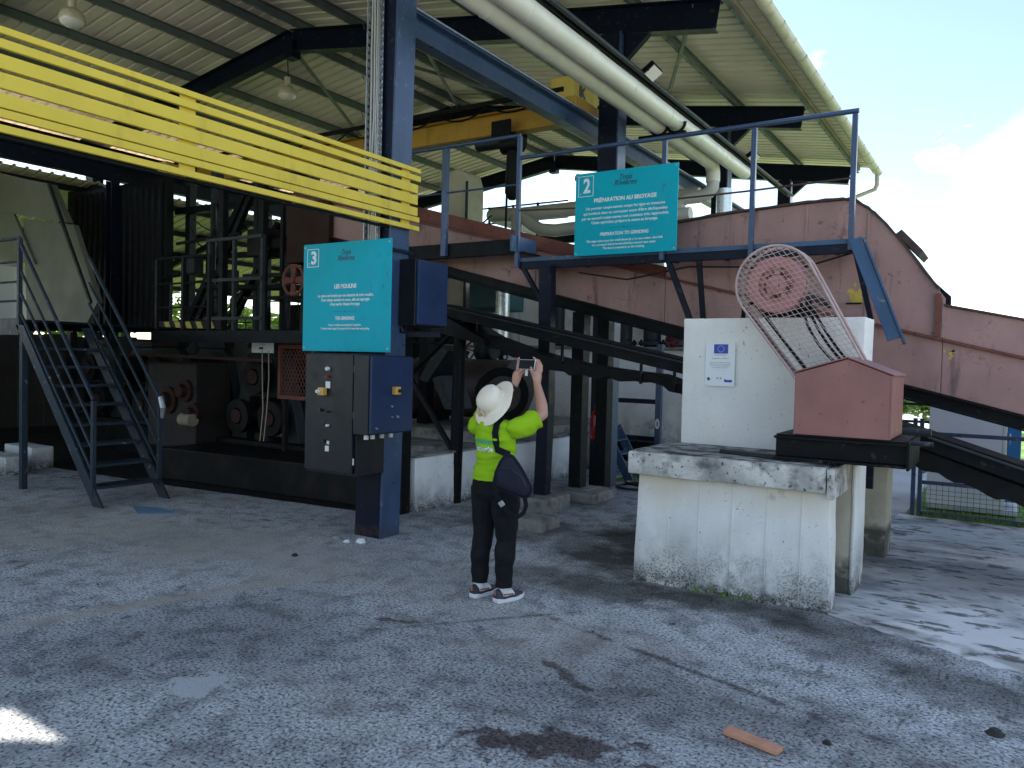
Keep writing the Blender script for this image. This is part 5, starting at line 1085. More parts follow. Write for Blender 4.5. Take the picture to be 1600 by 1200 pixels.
tag(obj('steam_pipe', MB().tube([(-6.93, 10.5, 3.3), (-6.93, 10.5, 1.95)], 0.115, 18).tube([(-6.93, 10.5, 1.95), (-6.93, 10.5, 1.90)], 0.15, 18), SILVER, None, smooth=True, loc=(-6.93, 10.5, 1.9)), 'bright silver vertical pipe above the green pump', 'pipe')
def wheel(c, rad, m, label, n=5, ax=(0.25, -1, 0)):
    t = thing('valve_wheel', label, 'handwheel', c, 'red valve wheels')
    obj('rim', MB().ring(c, ax, rad, rad * 0.11, 24, 6), m, t, smooth=True)
    d = Vector(ax).normalized(); a = d.cross(Vector((0, 0, 1))).normalized(); b = a.cross(d); mb = MB()
    for k in range(n):
        th = k * 2 * math.pi / n + 0.3; mb.bar(c, Vector(c) + (a * math.cos(th) + b * math.sin(th)) * rad, rad * 0.14, rad * 0.1, d)
    obj('spokes', mb, m, t); obj('stem', MB().tube([Vector(c) + d * 0.03, Vector(c) - d * 0.3], rad * 0.12, 8), BLACKST, t)
wheel((-7.52, 10.6, 1.83), 0.175, REDVALVE, 'large dark red valve wheel beside the green pump left of the phone')
wheel((-4.58, 11.9, 2.08), 0.11, REDVALVE, 'small red valve wheel on the back wall just left of the white block', 6)
for i, (x, z1_, r, label) in enumerate(((-7.1, 2.55, 0.14, 'short grey pipe stub on the wall ledge, behind the walkway post'), (-5.75, 2.62, 0.15, 'short grey pipe stub with a double valve, left of the blue column edge'), (-5.22, 2.55, 0.15, 'short grey flanged pipe stub on the ledge, right of the double valve'), (-4.80, 2.55, 0.16, 'short grey flanged pipe stub beside the small red wheel'))):
    t = thing('pipe_stub', label, 'pipe', (x, 12.55, 1.98), 'pipe stubs on the wall ledge')
    obj('pipe', MB().tube([(x, 12.6, 1.986), (x, 12.6, z1_ + 0.5)], r, 16), GREYST, t, smooth=True)
    obj('flange', MB().tube([(x, 12.6, 2.02), (x, 12.6, 2.08)], r * 1.55, 16), GREYST, t, smooth=True)
    mb = MB()
    for k in range(8): mb.tube([(x + r * 1.33 * math.cos(k * .785), 12.6 + r * 1.33 * math.sin(k * .785), 2.0), (x + r * 1.33 * math.cos(k * .785), 12.6 + r * 1.33 * math.sin(k * .785), 2.11)], 0.018, 6)
    obj('bolts', mb, BLACKST, t)
    if i == 1:
        obj('valve', MB().tube([(x + 0.1, 12.5, 2.5), (x + 0.5, 12.5, 2.52)], 0.05, 10).ring((x + 0.25, 12.45, 2.5), (0, -1, 0), 0.06, 0.02, 14, 6).ring((x + 0.42, 12.45, 2.5), (0, -1, 0), 0.06, 0.02, 14, 6), BLACKST, t)
la = thing('steel_ladder', 'dark sloping steel ladder behind the red valve wheel', 'ladder', (-8, 11.4, 0.6))
for dx in (0, 0.42): obj('rail', MB().bar((-8.45 + dx, 11.4, 2.75), (-7.55 + dx, 11.4, 0.9), 0.09, 0.05), BLACKST, la)
for k in range(6):
    t = k / 6 + 0.1; obj('rung', MB().bar((-8.45 + 0.9 * t, 11.4, 2.75 - 1.85 * t), (-8.03 + 0.9 * t, 11.4, 2.75 - 1.85 * t), 0.05, 0.03), BLACKST, la)
ve = thing('brown_vessel', 'horizontal dark brown pressure vessel behind the visitor', 'vessel', (-6.9, 10, 0.7))
obj('shell', MB().tube([(-8.2, 10.0, 1.25), (-6.30, 10.0, 1.25), (-6.18, 10.0, 1.25)], [0.46, 0.46, 0.30], 26), VESSEL, ve, smooth=True)
obj('end_flange', MB().lathe((-6.28, 9.55, 1.2), (0.7, -0.7, 0), [(0.28, -0.03), (0.40, -0.03), (0.40, 0.03), (0.28, 0.03)], 24), BLACKST, ve, smooth=True)
obj('manhole', MB().lathe((-6.28, 9.56, 1.2), (0.7, -0.7, 0), [(0, 0.06), (0.27, 0.05), (0.28, 0.0)], 24), VESSEL, ve, smooth=True)
mb = MB(); d = unit((0.7, -0.7, 0)); a = unit((0.7, 0.7, 0))
for k in range(12):
    th = k * math.pi / 6; c = Vector((-6.28, 9.55, 1.2)) + a * 0.34 * math.cos(th) + Vector((0, 0, 1)) * 0.34 * math.sin(th); mb.tube([c, c + d * 0.06], 0.022, 6)
obj('bolts', mb, BLACKST, ve)
for x in (-7.9, -6.7): obj('saddle', MB().box(x - 0.1, x + 0.1, 9.7, 10.3, 0.56, 0.9), BLACKST, ve)
tag(obj('teal_casing', MB().box(-7.75, -7.02, 10.7, 11.3, 2.52, 3.0).box(-7.70, -7.10, 10.66, 10.698, 2.55, 2.97), TEALBOX, None, 0.02, loc=(-7.4, 11, 2.5)), 'deep teal machine casing beneath the conveyor next to the silver pipe', 'casing')
ex = thing('fire_extinguisher', 'red fire extinguisher hanging on the dark column', 'extinguisher', (-4.72, 9.55, 0.65))
obj('cylinder', MB().lathe((-4.73, 9.55, 0.66), (0, 0, 1), [(0, 0), (0.065, 0.0), (0.072, 0.02), (0.072, 0.32), (0.055, 0.37), (0.025, 0.39), (0.022, 0.42), (0, 0.42)], 18), REDEXT, ex, smooth=True)
obj('valve', MB().box(-4.755, -4.705, 9.53, 9.57, 1.081, 1.11).bar((-4.75, 9.55, 1.12), (-4.65, 9.53, 1.14), 0.02, 0.012), BLACKP, ex)
obj('hose', MB().tube([(-4.70, 9.53, 1.10), (-4.635, 9.50, 1.05), (-4.64, 9.49, 0.85)], 0.011, 6), BLACKP, ex)
obj('label_sticker', MB().box(-4.715, -4.665, 9.470, 9.4765, 0.84, 0.98), PLASTW, ex)
tg = thing('safety_sign', 'small red and white safety sign on the dark column above the extinguisher', 'sign', (-4.7, 9.6, 1.6))
obj('plate', MB().box(-4.74, -4.60, 9.60, 9.606, 1.60, 1.72), PLASTW, tg); obj('red_band', MB().box(-4.74, -4.60, 9.596, 9.599, 1.66, 1.72), REDEXT, tg)
fr = thing('pipe_rack', 'navy square tube rack against the white back wall', 'rack', (-4.9, 11.2, 0))
for x in (-5.40, -4.50): obj('post', MB().box(x - 0.045, x + 0.045, 11.16, 11.24, 0.0, 2.0), BLUE if x > -5 else NAVY, fr, 0.004)
for z in (1.12, 0.55): obj('rail', MB().box(-5.353, -4.547, 11.17, 11.23, z - 0.035, z + 0.035), NAVY, fr, 0.004)
lettering(fr, '0', (-4.50, 11.155, 0.78), 0.2, PLASTW, bold=0.01, sx=0.7)
obj('trough', MB().box(-5.34, -4.56, 11.05, 11.4, 0.2, 0.5), BLACKST, fr)
bs = thing('blue_steps', 'small worn blue steel steps beside the extinguisher column', 'steps', (-4.8, 10.6, 0))
for dy in (10.3, 10.75): obj('stringer', MB().bar((-4.98, dy, 0.75), (-4.55, dy, 0.02), 0.03, 0.13, (0, 0, 1)), SKYBLUE, bs, 0.003)
for t in (0.25, 0.5, 0.75): obj('tread', MB().box(-4.98 + 0.43 * t - 0.08, -4.98 + 0.43 * t + 0.08, 10.32, 10.74, 0.75 - 0.73 * t - 0.012, 0.75 - 0.73 * t + 0.012), SKYBLUE, bs, 0.003)
hs = thing('rubber_hose', 'coiled black hose lying on the floor by the blue steps', 'hose', (-4.4, 9.9, 0.02))
obj('coil', MB().ring((-4.25, 9.75, 0.03), (0, 0, 1), 0.22, 0.018, 26, 6).ring((-4.2, 9.82, 0.06), (0.1, 0.1, 1), 0.18, 0.018, 26, 6), BLACKP, hs, smooth=True)
wl = thing('added_dark_screen', 'dark sheeted screen added across the rear to keep the mill interior dark', 'wall', (-10, 15, 0))
for k in range(9): obj('sheet', MB().box(-17.3 + k * 0.9, -17.3 + k * 0.9 + 0.89, 15.0, 15.03, 0, 3.1), BLACKST, wl)  # dark sheets added so the view into the rear stays dark
tk = thing('white_tank', 'pale rounded tank beyond the platform at the left edge', 'tank', (-18.5, 6, 0))
obj('shell', MB().tube([(-21.6, 9.3, 0), (-21.6, 9.3, 3.7), (-21.6, 9.3, 4.0)], [0.9, 0.9, 0.6], 32), PLASTW, tk, smooth=True)

# ------------------------------------------------------------------ fence, kiosk, planting to the right
fe = thing('mesh_fence', 'navy steel garden fence with rails and a wire mesh lower panel', 'fence', (-0.9, 10.2, 0))
for x in (-0.92, -0.85, 1.1, 3.0): obj('post', MB().box(x - 0.022, x + 0.022, 10.19, 10.234, 0, 1.14), BLUE, fe, 0.003)
for z in (0.97, 0.72, 0.40, 0.045): obj('rail', MB().box(-0.827, 3.0, 10.20, 10.226, z - 0.022, z + 0.022), BLUE, fe, 0.003)
mb = MB()
for x in np.arange(-0.80, 3.0, 0.062): mb.box(x - 0.002, x + 0.002, 10.205, 10.209, 0.068, 0.377)
for z in np.arange(0.11, 0.37, 0.052): mb.box(-0.827, 3.0, 10.2095, 10.2135, z - 0.002, z + 0.002)
obj('wire_mesh', mb, NAVY, fe, kind='stuff')
obj('brace', MB().bar((-0.85, 10.23, 0.50), (-0.62, 10.6, 0.62), 0.03, 0.03).bar((-0.85, 10.23, 0.75), (-0.6, 10.6, 0.80), 0.03, 0.03), BLUE, fe)
f2 = thing('path_railing', 'dark two-rail railing beyond the fence left of the white kiosk', 'railing', (-1.3, 15, 0))
for x in (-3.4, -1.85, -0.8): obj('post', MB().box(x - 0.03, x + 0.03, 14.97, 15.03, 0, 1.15), BLACKST, f2)
for z in (1.12, 0.82): obj('rail', MB().tube([(-3.4, 15, z), (-0.8, 15, z)], 0.022, 8), BLACKST, f2)
kk = thing('white_kiosk', 'small white panelled kiosk with a bright blue door behind the fence', 'kiosk', (-0.3, 11.2, 0))
obj('side_panel', MB().box(-0.83, -0.05, 10.9, 12.0, 0.06, 1.9), KWHITE, kk, 0.006)
obj('corner_post', MB().box(-0.049, -0.015, 10.895, 10.93, 0.06, 1.9), PLASTW, kk)
dk = obj('door', MB().box(-0.013, 0.13, 10.95, 12.0, 0.16, 1.9), KBLUE, kk, 0.004)
obj('handle', MB().tube([(0.02, 10.94, 0.97), (0.02, 10.915, 0.97), (0.02, 10.915, 0.83), (0.02, 10.94, 0.83)], 0.008, 6), PLASTW, dk)
obj('skid', MB().box(-0.82, 0.12, 10.93, 11.95, 0.0, 0.058), KWHITE, kk)
obj('roof', MB().box(-0.9, 0.2, 10.85, 12.1, 1.902, 1.96), KWHITE, kk, 0.006)
# grass behind the fence
random.seed(12); mb = MB()
for k in range(9000):
    if k < 3000: x, y = random.uniform(-0.85, 1.6), 10.16 + abs(random.gauss(0, 0.14))
    else: x, y = random.uniform(-0.9, 4), random.uniform(10.2, 18)
    if -0.9 < x < 0.15 and 10.88 < y < 12.02: continue
    h = random.uniform(0.03, 0.085); a = random.uniform(0, 6.28); w = 0.006; lx, ly = random.uniform(-.03, .03), random.uniform(-.03, .03)
    mb.add([(x - w * math.cos(a), y - w * math.sin(a), -0.02), (x + w * math.cos(a), y + w * math.sin(a), -0.02), (x + lx, y + ly, h)], [(0, 1, 2)])
obj('grass', mb, GRASSM, None, kind='stuff')
# ivy of leaves for trees and bushes
def foliage(cs, n, size, seed, flat=0.6):
    rnd = random.Random(seed); mb = MB()
    for k in range(n):
        c, r = rnd.choices(cs, [q[1] ** 2 for q in cs])[0]
        d = Vector((rnd.gauss(0, 1), rnd.gauss(0, 1), rnd.gauss(0, 1))).normalized()
        p = Vector(c) + d * r * (rnd.uniform(0.45, 1.0) ** 0.5) * Vector((1, 1, 0.85)).length / 1.65
        s_ = size * rnd.uniform(0.6, 1.35); u = Vector((rnd.gauss(0, 1), rnd.gauss(0, 1), rnd.gauss(0, flat))).normalized(); v = u.cross(Vector((rnd.gauss(0, 1), rnd.gauss(0, 1), rnd.gauss(0, 1)))).normalized()
        mb.add([p - u * s_, p + v * s_ * 0.42 , p + u * s_, p - v * s_ * 0.42], [(0, 1, 2, 3)])
    return mb
def tree(x, y, h, r, m, label, cat='tree', name='leafy_tree', n=2500, leaf=0.16, seed=1, group=None, trunk=True):
    t = thing(name, label, cat, (x, y, 0), group); rnd = random.Random(seed)
    if trunk:
        mb = MB(); mb.tube([(x, y, -0.05), (x + .05, y, h * 0.3), (x + .1, y + .1, h * 0.62)], [0.16, 0.12, 0.05], 8)
        for k in range(5):
            a = rnd.uniform(0, 6.28); mb.tube([(x + .05, y, h * (0.3 + 0.05 * k)), (x + math.cos(a) * r * 0.4, y + math.sin(a) * r * 0.4, h * (0.5 + 0.05 * k)), (x + math.cos(a) * r * 0.7, y + math.sin(a) * r * 0.7, h * (0.6 + 0.06 * k))], [0.07, 0.045, 0.02], 6)
        obj('trunk', mb, BARK, t)
    cs = []
    for k in range(11):
        a = rnd.uniform(0, 6.28); q = rnd.uniform(0.1, 0.75) * r
        zc = h - r * 0.6 - rnd.uniform(0, max(0.1, (h - r) * (0.45 if trunk else 0.9)))
        cs.append(((x + math.cos(a) * q, y + math.sin(a) * q, max(zc, r * 0.3)), r * rnd.uniform(0.32, 0.52)))
    obj('crown', foliage(cs, n, leaf, seed), m, t)
    return t
for i, a in enumerate(((-3.3, 23.0, 2.6, 1.5, LEAF1, 'bright green shrub lit by the sun beyond the path railing'), (-1.6, 25.5, 2.4, 1.6, LEAF1, 'yellow-green shrub half hidden behind the white kiosk'), (1.1, 24.0, 2.5, 1.4, LEAF2, 'dark green shrub at the right edge beside the blue door'))):
    tree(*a, cat='shrub', name='garden_shrub', n=2600, leaf=0.13, seed=40 + i, group='garden shrubs', trunk=False)
tree(4.8, 62, 5.6, 2.4, LEAF2, 'distant tree top just above the conveyor at the right edge', n=1500, leaf=0.3, seed=3)
for i, (x, y, h, r, lab) in enumerate(((-28.5, 13.5, 6.5, 3.0, 'leafy tree beyond the lean-to, left of the gap in the gantry'), (-31, 17.5, 7.5, 3.4, 'tall leafy tree beyond the lean-to behind the mill gantry'), (-27.0, 9.5, 5, 2.6, 'leafy tree beyond the lean-to behind the feed chute'), (-24.5, 26.5, 6, 3.0, 'leafy tree beyond the rear end of the shed'), (-28, 21.8, 4.6, 2.6, 'low leafy tree seen between the gantry posts above the hazard stripes'), (-26.0, 24.5, 4.6, 2.6, 'low leafy tree seen between the gantry posts, left of the handwheel'), (-19.0, 27.5, 5.0, 2.8, 'leafy tree behind the rear of the mill, hidden mostly by board 3'))):
    tree(x, y, h, r, LEAF1, lab, n=2600, leaf=0.22, seed=60 + i, group='trees beyond the lean-to')
mb = MB(); random.seed(77)
for k in range(26):
    x = random.uniform(-1.95, -1.45); y = 5.63 + random.uniform(-0.03, 0.02); h = random.uniform(0.03, 0.07); a = random.uniform(0, 6.28)
    mb.add([(x, y, 0.0), (x + 0.012 * math.cos(a), y + 0.012 * math.sin(a), h * 0.6), (x + random.uniform(-.03, .03), y + random.uniform(-.03, .0), h), (x - 0.012 * math.cos(a), y - 0.012 * math.sin(a), h * 0.6)], [(0, 1, 2, 3)])
obj('weeds', mb, GRASSM, None, kind='stuff')

# ------------------------------------------------------------------ small things on the ground
tag(obj('wood_offcut', MB().hexa([(-1.055, 3.52, 0.004), (-0.80, 3.46, 0.004), (-0.785, 3.525, 0.004), (-1.045, 3.59, 0.004), (-1.055, 3.52, 0.026), (-0.80, 3.46, 0.026), (-0.785, 3.525, 0.026), (-1.045, 3.59, 0.026)]), PLANKM, None, 0.004, loc=(-0.92, 3.52, 0)), 'short orange-brown wood offcut lying on the yard', 'wood offcut')
tag(obj('plastic_sheet', MB().prism([(-8.05, 4.93, 0.006), (-7.62, 4.72, 0.006), (-7.30, 5.02, 0.006), (-7.75, 5.05, 0.006)], (0, 0, 0.006)), SHEETB, None, loc=(-7.6, 4.9, 0)), 'flat pale blue sheet lying at the foot of the staircase', 'sheet')
random.seed(15)
def stone(x, y, r, m, label, seed):
    rnd = random.Random(seed); mb = MB(); rings = []
    for k in range(5):
        z = r * 0.75 * k / 4; rr = r * (1.0 if k < 2 else 0.9 - 0.2 * k * 0.7 + 0.2)
        rr = max(rr, r * 0.25)
        rings.append([(x + rr * rnd.uniform(0.8, 1.15) * math.cos(i * math.pi / 4), y + rr * rnd.uniform(0.8, 1.15) * math.sin(i * math.pi / 4), z) for i in range(8)])
    return tag(obj('loose_stone', mb.loft(rings), m, None, 0.003, loc=(x, y, 0)), label, 'stone', 'loose stones on the yard')
stone(-5.22, 5.20, 0.055, RAWCON, 'flat pale stone at the left foot of the main column', 1)
stone(-4.96, 5.25, 0.05, PLASTW, 'white broken stone at the right foot of the main column', 2)
stone(-5.06, 5.17, 0.035, PLASTW, 'small white stone in front of the main column foot', 3)
stone(0.0, 4.28, 0.04, MOSSY, 'dark mossy stone on the yard at the right', 4)
stone(-0.64, 3.72, 0.022, MOSSY, 'small dark stone right above the wood offcut', 5)
stone(-5.05, 4.55, 0.03, MOSSY, 'small dark stone on the yard in front of the cabinets', 6)

rnd = random.Random(19); mb = MB()      # dead leaves and grit blown over the yard
for k in range(260):
    if k < 110: x, y = rnd.gauss(-2.7, 0.5), rnd.gauss(5.9, 0.7)
    elif k < 150: x, y = rnd.uniform(-2.5, -0.9), 5.60 - abs(rnd.gauss(0, 0.10))
    else: x, y = rnd.uniform(-6, 0.3), rnd.uniform(1.8, 6.2)
    if -2.5 < x < -0.9 and y > 5.62: continue
    s_ = rnd.uniform(0.006, 0.020); a = rnd.uniform(0, 6.28); u = Vector((math.cos(a), math.sin(a), rnd.uniform(-.2, .2))) * s_; v = Vector((-math.sin(a), math.cos(a), rnd.uniform(-.3, .3))) * s_ * 0.45; c = Vector((x, y, 0.012))
    mb.add([c - u, c + v, c + u + Vector((0, 0, s_ * .3)), c - v], [(0, 1, 2, 3)])
obj('leaf_litter', mb, Mat('dead_leaf', (0.09, 0.06, 0.035), 0.9, var=0.6, vscale=9).done(), None, kind='stuff')

# ================================================================== THE VISITOR
PX, PY, YAW = -3.06, 4.60, R(-5)
person = thing('person', 'person in a lime t-shirt and cream sun hat photographing with raised phone', 'person', (PX, PY, 0))
RM = Matrix.Rotation(YAW, 4, 'Z')
def W(p): return Vector((PX, PY, 0)) + RM @ Vector(p)
def ell(c, r, n=16, m=10, axis=None):
    mb = MB(); q = Vector((0, 0, 1)).rotation_difference(Vector(axis).normalized()) if axis else Quaternion(); vs = []; fs = []
    for i in range(m + 1):
        t = math.pi * i / m
        for j in range(n):
            a = 2 * math.pi * j / n; v = Vector((max(math.sin(t), 1e-3) * math.cos(a) * r[0], max(math.sin(t), 1e-3) * math.sin(a) * r[1], math.cos(t) * r[2]))
            vs.append(Vector(c) + q @ v)
    for i in range(m):
        for j in range(n): fs.append((i * n + j, i * n + (j + 1) % n, (i + 1) * n + (j + 1) % n, (i + 1) * n + j))
    fs += [tuple(range(n)), tuple(reversed(range(m * n, (m + 1) * n)))]
    return mb.add(vs, fs)
body = MB()
def put(mb): body.add(mb.v, mb.f)
def limb(pts, rad, n=14):
    mb = MB(); P = [Vector(p) for p in pts]; mb.tube(P, rad, n); put(mb)
    for p, r in zip(P, rad): put(ell(p, (r, r, r), 12, 8))
TOR = [(0.72, 0.0, -0.005, 0.115, 0.095), (0.77, 0.0, -0.012, 0.165, 0.125), (0.83, 0, -0.014, 0.170, 0.128), (0.90, 0, -0.006, 0.148, 0.108), (0.98, 0, 0.0, 0.126, 0.094), (1.07, 0, -0.004, 0.134, 0.100), (1.15, 0, -0.012, 0.150, 0.104), (1.21, 0, -0.016, 0.150, 0.094), (1.255, 0, -0.018, 0.120, 0.076), (1.285, 0, -0.016, 0.062, 0.056)]
put(MB().loft([[(cx + rx * math.cos(t), cy + ry * math.sin(t), z) for t in np.linspace(0, 2 * math.pi, 25)[:-1]] for z, cx, cy, rx, ry in TOR]))
for sx in (-1, 1):
    fx = 0.105 if sx > 0 else -0.10; fy = 0.0 if sx > 0 else -0.02
    limb([(sx * 0.088, -0.008, 0.78), (sx * 0.095, 0.0, 0.60), (fx, fy + 0.012, 0.43), (fx, fy - 0.014, 0.32), (fx, fy - 0.012, 0.20), (fx, fy - 0.015, 0.085)], [0.098, 0.084, 0.060, 0.058, 0.044, 0.036])
    dvf = Matrix.Rotation(R(-14 if sx > 0 else -6), 3, 'Z')
    hp = Vector((fx, fy - 0.015, 0.05)); limb([hp, hp + dvf @ Vector((0, 0.09, -0.012)), hp + dvf @ Vector((0, 0.155, -0.022))], [0.036, 0.036, 0.026])
limb([(0, -0.014, 1.26), (0, 0.0, 1.34)], [0.052, 0.048])
HA = unit((-0.04, -0.62, 0.78))       # axis of the tilted head
HC = Vector((0, 0.005, 1.405))
put(ell(HC, (0.073, 0.088, 0.102), 20, 14, HA))
HF = unit(Vector((0, 1, 0)) - HA * HA.y)  # face direction
put(ell(HC + HF * 0.045 - HA * 0.055, (0.05, 0.045, 0.05), 14, 10, HA))
put(ell(HC + HF * 0.092 - HA * 0.012, (0.012, 0.014, 0.022), 10, 8, HA))
for sx in (-1, 1): put(ell(HC + Vector((sx * 0.075, 0, 0)) - HA * 0.01, (0.010, 0.018, 0.030), 10, 8, HA))
put(ell(HC + HF * 0.083 - HA * 0.055, (0.022, 0.010, 0.008), 10, 8, HA))
# arms raised to the phone
RS, RE, RW = Vector((0.165, -0.01, 1.225)), Vector((0.275, 0.165, 1.325)), Vector((0.125, 0.30, 1.535))
LS, LE, LW = Vector((-0.165, -0.01, 1.225)), Vector((-0.235, 0.19, 1.31)), Vector((-0.085, 0.315, 1.525))
limb([RS, RS.lerp(RE, 0.5) + Vector((0, 0, -0.012)), RE], [0.050, 0.050, 0.040]); limb([RE, RE.lerp(RW, 0.3) + Vector((0.006, 0, 0)), RW], [0.041, 0.044, 0.027])
limb([LS, LS.lerp(LE, 0.5), LE], [0.050, 0.050, 0.040]); limb([LE, LE.lerp(LW, 0.3), LW], [0.041, 0.043, 0.027])
def hand(wr, palm, fingers, thumb):
    limb([wr, wr.lerp(palm, 0.55), palm], [0.026, 0.034, 0.036]);
    for f in fingers: limb([Vector(p) for p in f], [0.0105, 0.0095, 0.0085, 0.008][:len(f)], 8)
    limb([Vector(p) for p in thumb], [0.0135, 0.011, 0.0095][:len(thumb)], 8)
# right hand: palm at the phone's right end, fingers over its top and back
hand(RW, Vector((0.105, 0.325, 1.60)),
     [[(0.095, 0.330, 1.625), (0.088, 0.350, 1.672), (0.066, 0.365, 1.708), (0.042, 0.362, 1.726)],
      [(0.108, 0.334, 1.628), (0.106, 0.358, 1.678), (0.084, 0.376, 1.706), (0.058, 0.376, 1.706)],
      [(0.120, 0.336, 1.620), (0.120, 0.362, 1.662), (0.096, 0.380, 1.684), (0.068, 0.380, 1.682)],
      [(0.126, 0.334, 1.605), (0.126, 0.356, 1.636), (0.104, 0.374, 1.652), (0.080, 0.376, 1.654)]],
     [(0.085, 0.312, 1.600), (0.066, 0.312, 1.630), (0.050, 0.322, 1.652)])
# left hand: thumb under the screen edge, index up the left end
hand(LW, Vector((-0.082, 0.330, 1.592)),
     [[(-0.090, 0.338, 1.620), (-0.096, 0.350, 1.662), (-0.092, 0.350, 1.700), (-0.080, 0.346, 1.722)],
      [(-0.084, 0.346, 1.618), (-0.086, 0.372, 1.652), (-0.064, 0.382, 1.668), (-0.040, 0.378, 1.668)],
      [(-0.076, 0.350, 1.606), (-0.074, 0.376, 1.632), (-0.052, 0.386, 1.646), (-0.030, 0.382, 1.648)],
      [(-0.066, 0.350, 1.592), (-0.062, 0.374, 1.612), (-0.042, 0.382, 1.624), (-0.024, 0.378, 1.628)]],
     [(-0.066, 0.318, 1.590), (-0.046, 0.312, 1.616), (-0.026, 0.318, 1.634)])
me = bpy.data.meshes.new('body'); me.from_pydata([tuple(v) for v in body.v], [], body.f)
tmp = bpy.data.objects.new('tmp', me); COL.objects.link(tmp)
rmod = tmp.modifiers.new('r', 'REMESH'); rmod.mode = 'VOXEL'; rmod.voxel_size = 0.0055; rmod.use_smooth_shade = True
smod = tmp.modifiers.new('s', 'SMOOTH'); smod.factor = 0.5; smod.iterations = 5
dg = bpy.context.evaluated_depsgraph_get(); dg.update()
bmesh_ = bpy.data.meshes.new_from_object(tmp.evaluated_get(dg)); bpy.data.objects.remove(tmp)
nv = len(bmesh_.vertices); co = np.empty(nv * 3, 'f'); bmesh_.vertices.foreach_get('co', co); co = co.reshape(-1, 3)
no = np.empty(nv * 3, 'f'); bmesh_.vertices.foreach_get('normal', no); no = no.reshape(-1, 3)
polys = [tuple(p.vertices) for p in bmesh_.polygons]
def place(arr): return [tuple(W(p)) for p in arr]
bo = MB(); bo.v = place(co); bo.f = polys
obj('body', bo, SKIN, person, smooth=True)
def seg(p, a, b):
    a, b = np.array(a), np.array(b); t = ((p - a) @ (b - a)) / ((b - a) @ (b - a)); d = np.linalg.norm(p - (a + np.clip(t, 0, 1)[:, None] * (b - a)), axis=1); return t, d
def cloth(name, mask, push, m, wr_amp, wr_f, solid=0.004):
    keep = [f for f in polys if all(mask[i] for i in f)]
    used = sorted({i for f in keep for i in f}); mp_ = {o: n for n, o in enumerate(used)}
    vs = []
    for i in used:
        p, n = Vector(co[i]), Vector(no[i])
        w = mnoise.noise(Vector((p.x * wr_f[0], p.y * wr_f[1], p.z * wr_f[2]))) * wr_amp
        vs.append(p + n * (push(co[i]) + w))
    mb = MB(); mb.v = place(vs); mb.f = [tuple(mp_[i] for i in f) for f in keep]
    o = obj(name, mb, m, person, smooth=True)
    sm = o.modifiers.new('smooth', 'SMOOTH'); sm.iterations = 4; sm.factor = 0.5
    s = o.modifiers.new('thick', 'SOLIDIFY'); s.thickness = solid; s.offset = 1
    return o, mb
tR, dR = seg(co, RS, RE); tL, dL = seg(co, LS, LE)
tRf, dRf = seg(co, RE, RW); tLf, dLf = seg(co, LE, LW)
armR = (dR < 0.075) & (tR > 0.25); armL = (dL < 0.075) & (tL > 0.25)
fore = ((dRf < 0.07) & (tRf > -0.1) & (dRf < dR + 0.001)) | ((dLf < 0.07) & (tLf > -0.1) & (dLf < dL + 0.001))
z = co[:, 2]
headm = (z > 1.29) & (np.abs(co[:, 0]) < 0.12) & (co[:, 1] < 0.14)
shirt_mask = (z > 0.845) & (z < 1.42) & ~headm & ~fore & ~(armR & (tR > 0.80)) & ~(armL & (tL > 0.80)) & (co[:, 1] < 0.22) & ~((z > 1.275) & (np.abs(co[:, 0]) < 0.075))
shirt, shirt_mb = cloth('t_shirt', shirt_mask, lambda p: 0.010 + 0.012 * max(0.0, min(1.0, (1.12 - p[2]) / 0.2)) + 0.012 * max(0.0, min(1.0, (abs(p[0]) - 0.14) / 0.08)), SHIRT, 0.016, (11, 11, 30))
trouser_mask = (z > 0.105) & (z < 0.90) & (np.abs(co[:, 0]) < 0.25)
cloth('trousers', trouser_mask, lambda p: (0.008 if p[2] < 0.80 else 0.002) + 0.012 * max(0, (0.45 - p[2]) / 0.45), TROUS, 0.011, (9, 9, 13))
for sx in (-1, 1): cloth('sock', (z > 0.045) & (z < 0.135) & (co[:, 1] < 0.05) & (co[:, 0] * sx > 0), lambda p: 0.005, PLASTW, 0.0, (1, 1, 1), 0.002)
cloth('watch', (tLf > 0.86) & (tLf < 0.97) & (dLf < 0.05), lambda p: 0.004, BLACKP, 0.0, (1, 1, 1), 0.005)
# hair at the nape and face details
mb = ell(HC - HF * 0.012 + HA * 0.004, (0.080, 0.092, 0.103), 18, 12, HA); mb.v = place(mb.v)
hmb = MB(); hmb.v = mb.v; hmb.f = [f for f in mb.f if np.mean([((Vector(mb.v[i]) - W(HC)).dot(RM.to_3x3() @ HF)) for i in f]) < 0.03]
obj('hair', hmb, HAIR, person, smooth=True)
for sx in (-1, 1):
    e = ell(HC + HF * 0.077 + HA * 0.012 + Vector((sx * 0.03, 0, 0)), (0.011, 0.011, 0.009), 10, 8); e.v = place(e.v); obj('eye', e, PLASTW, person, smooth=True)
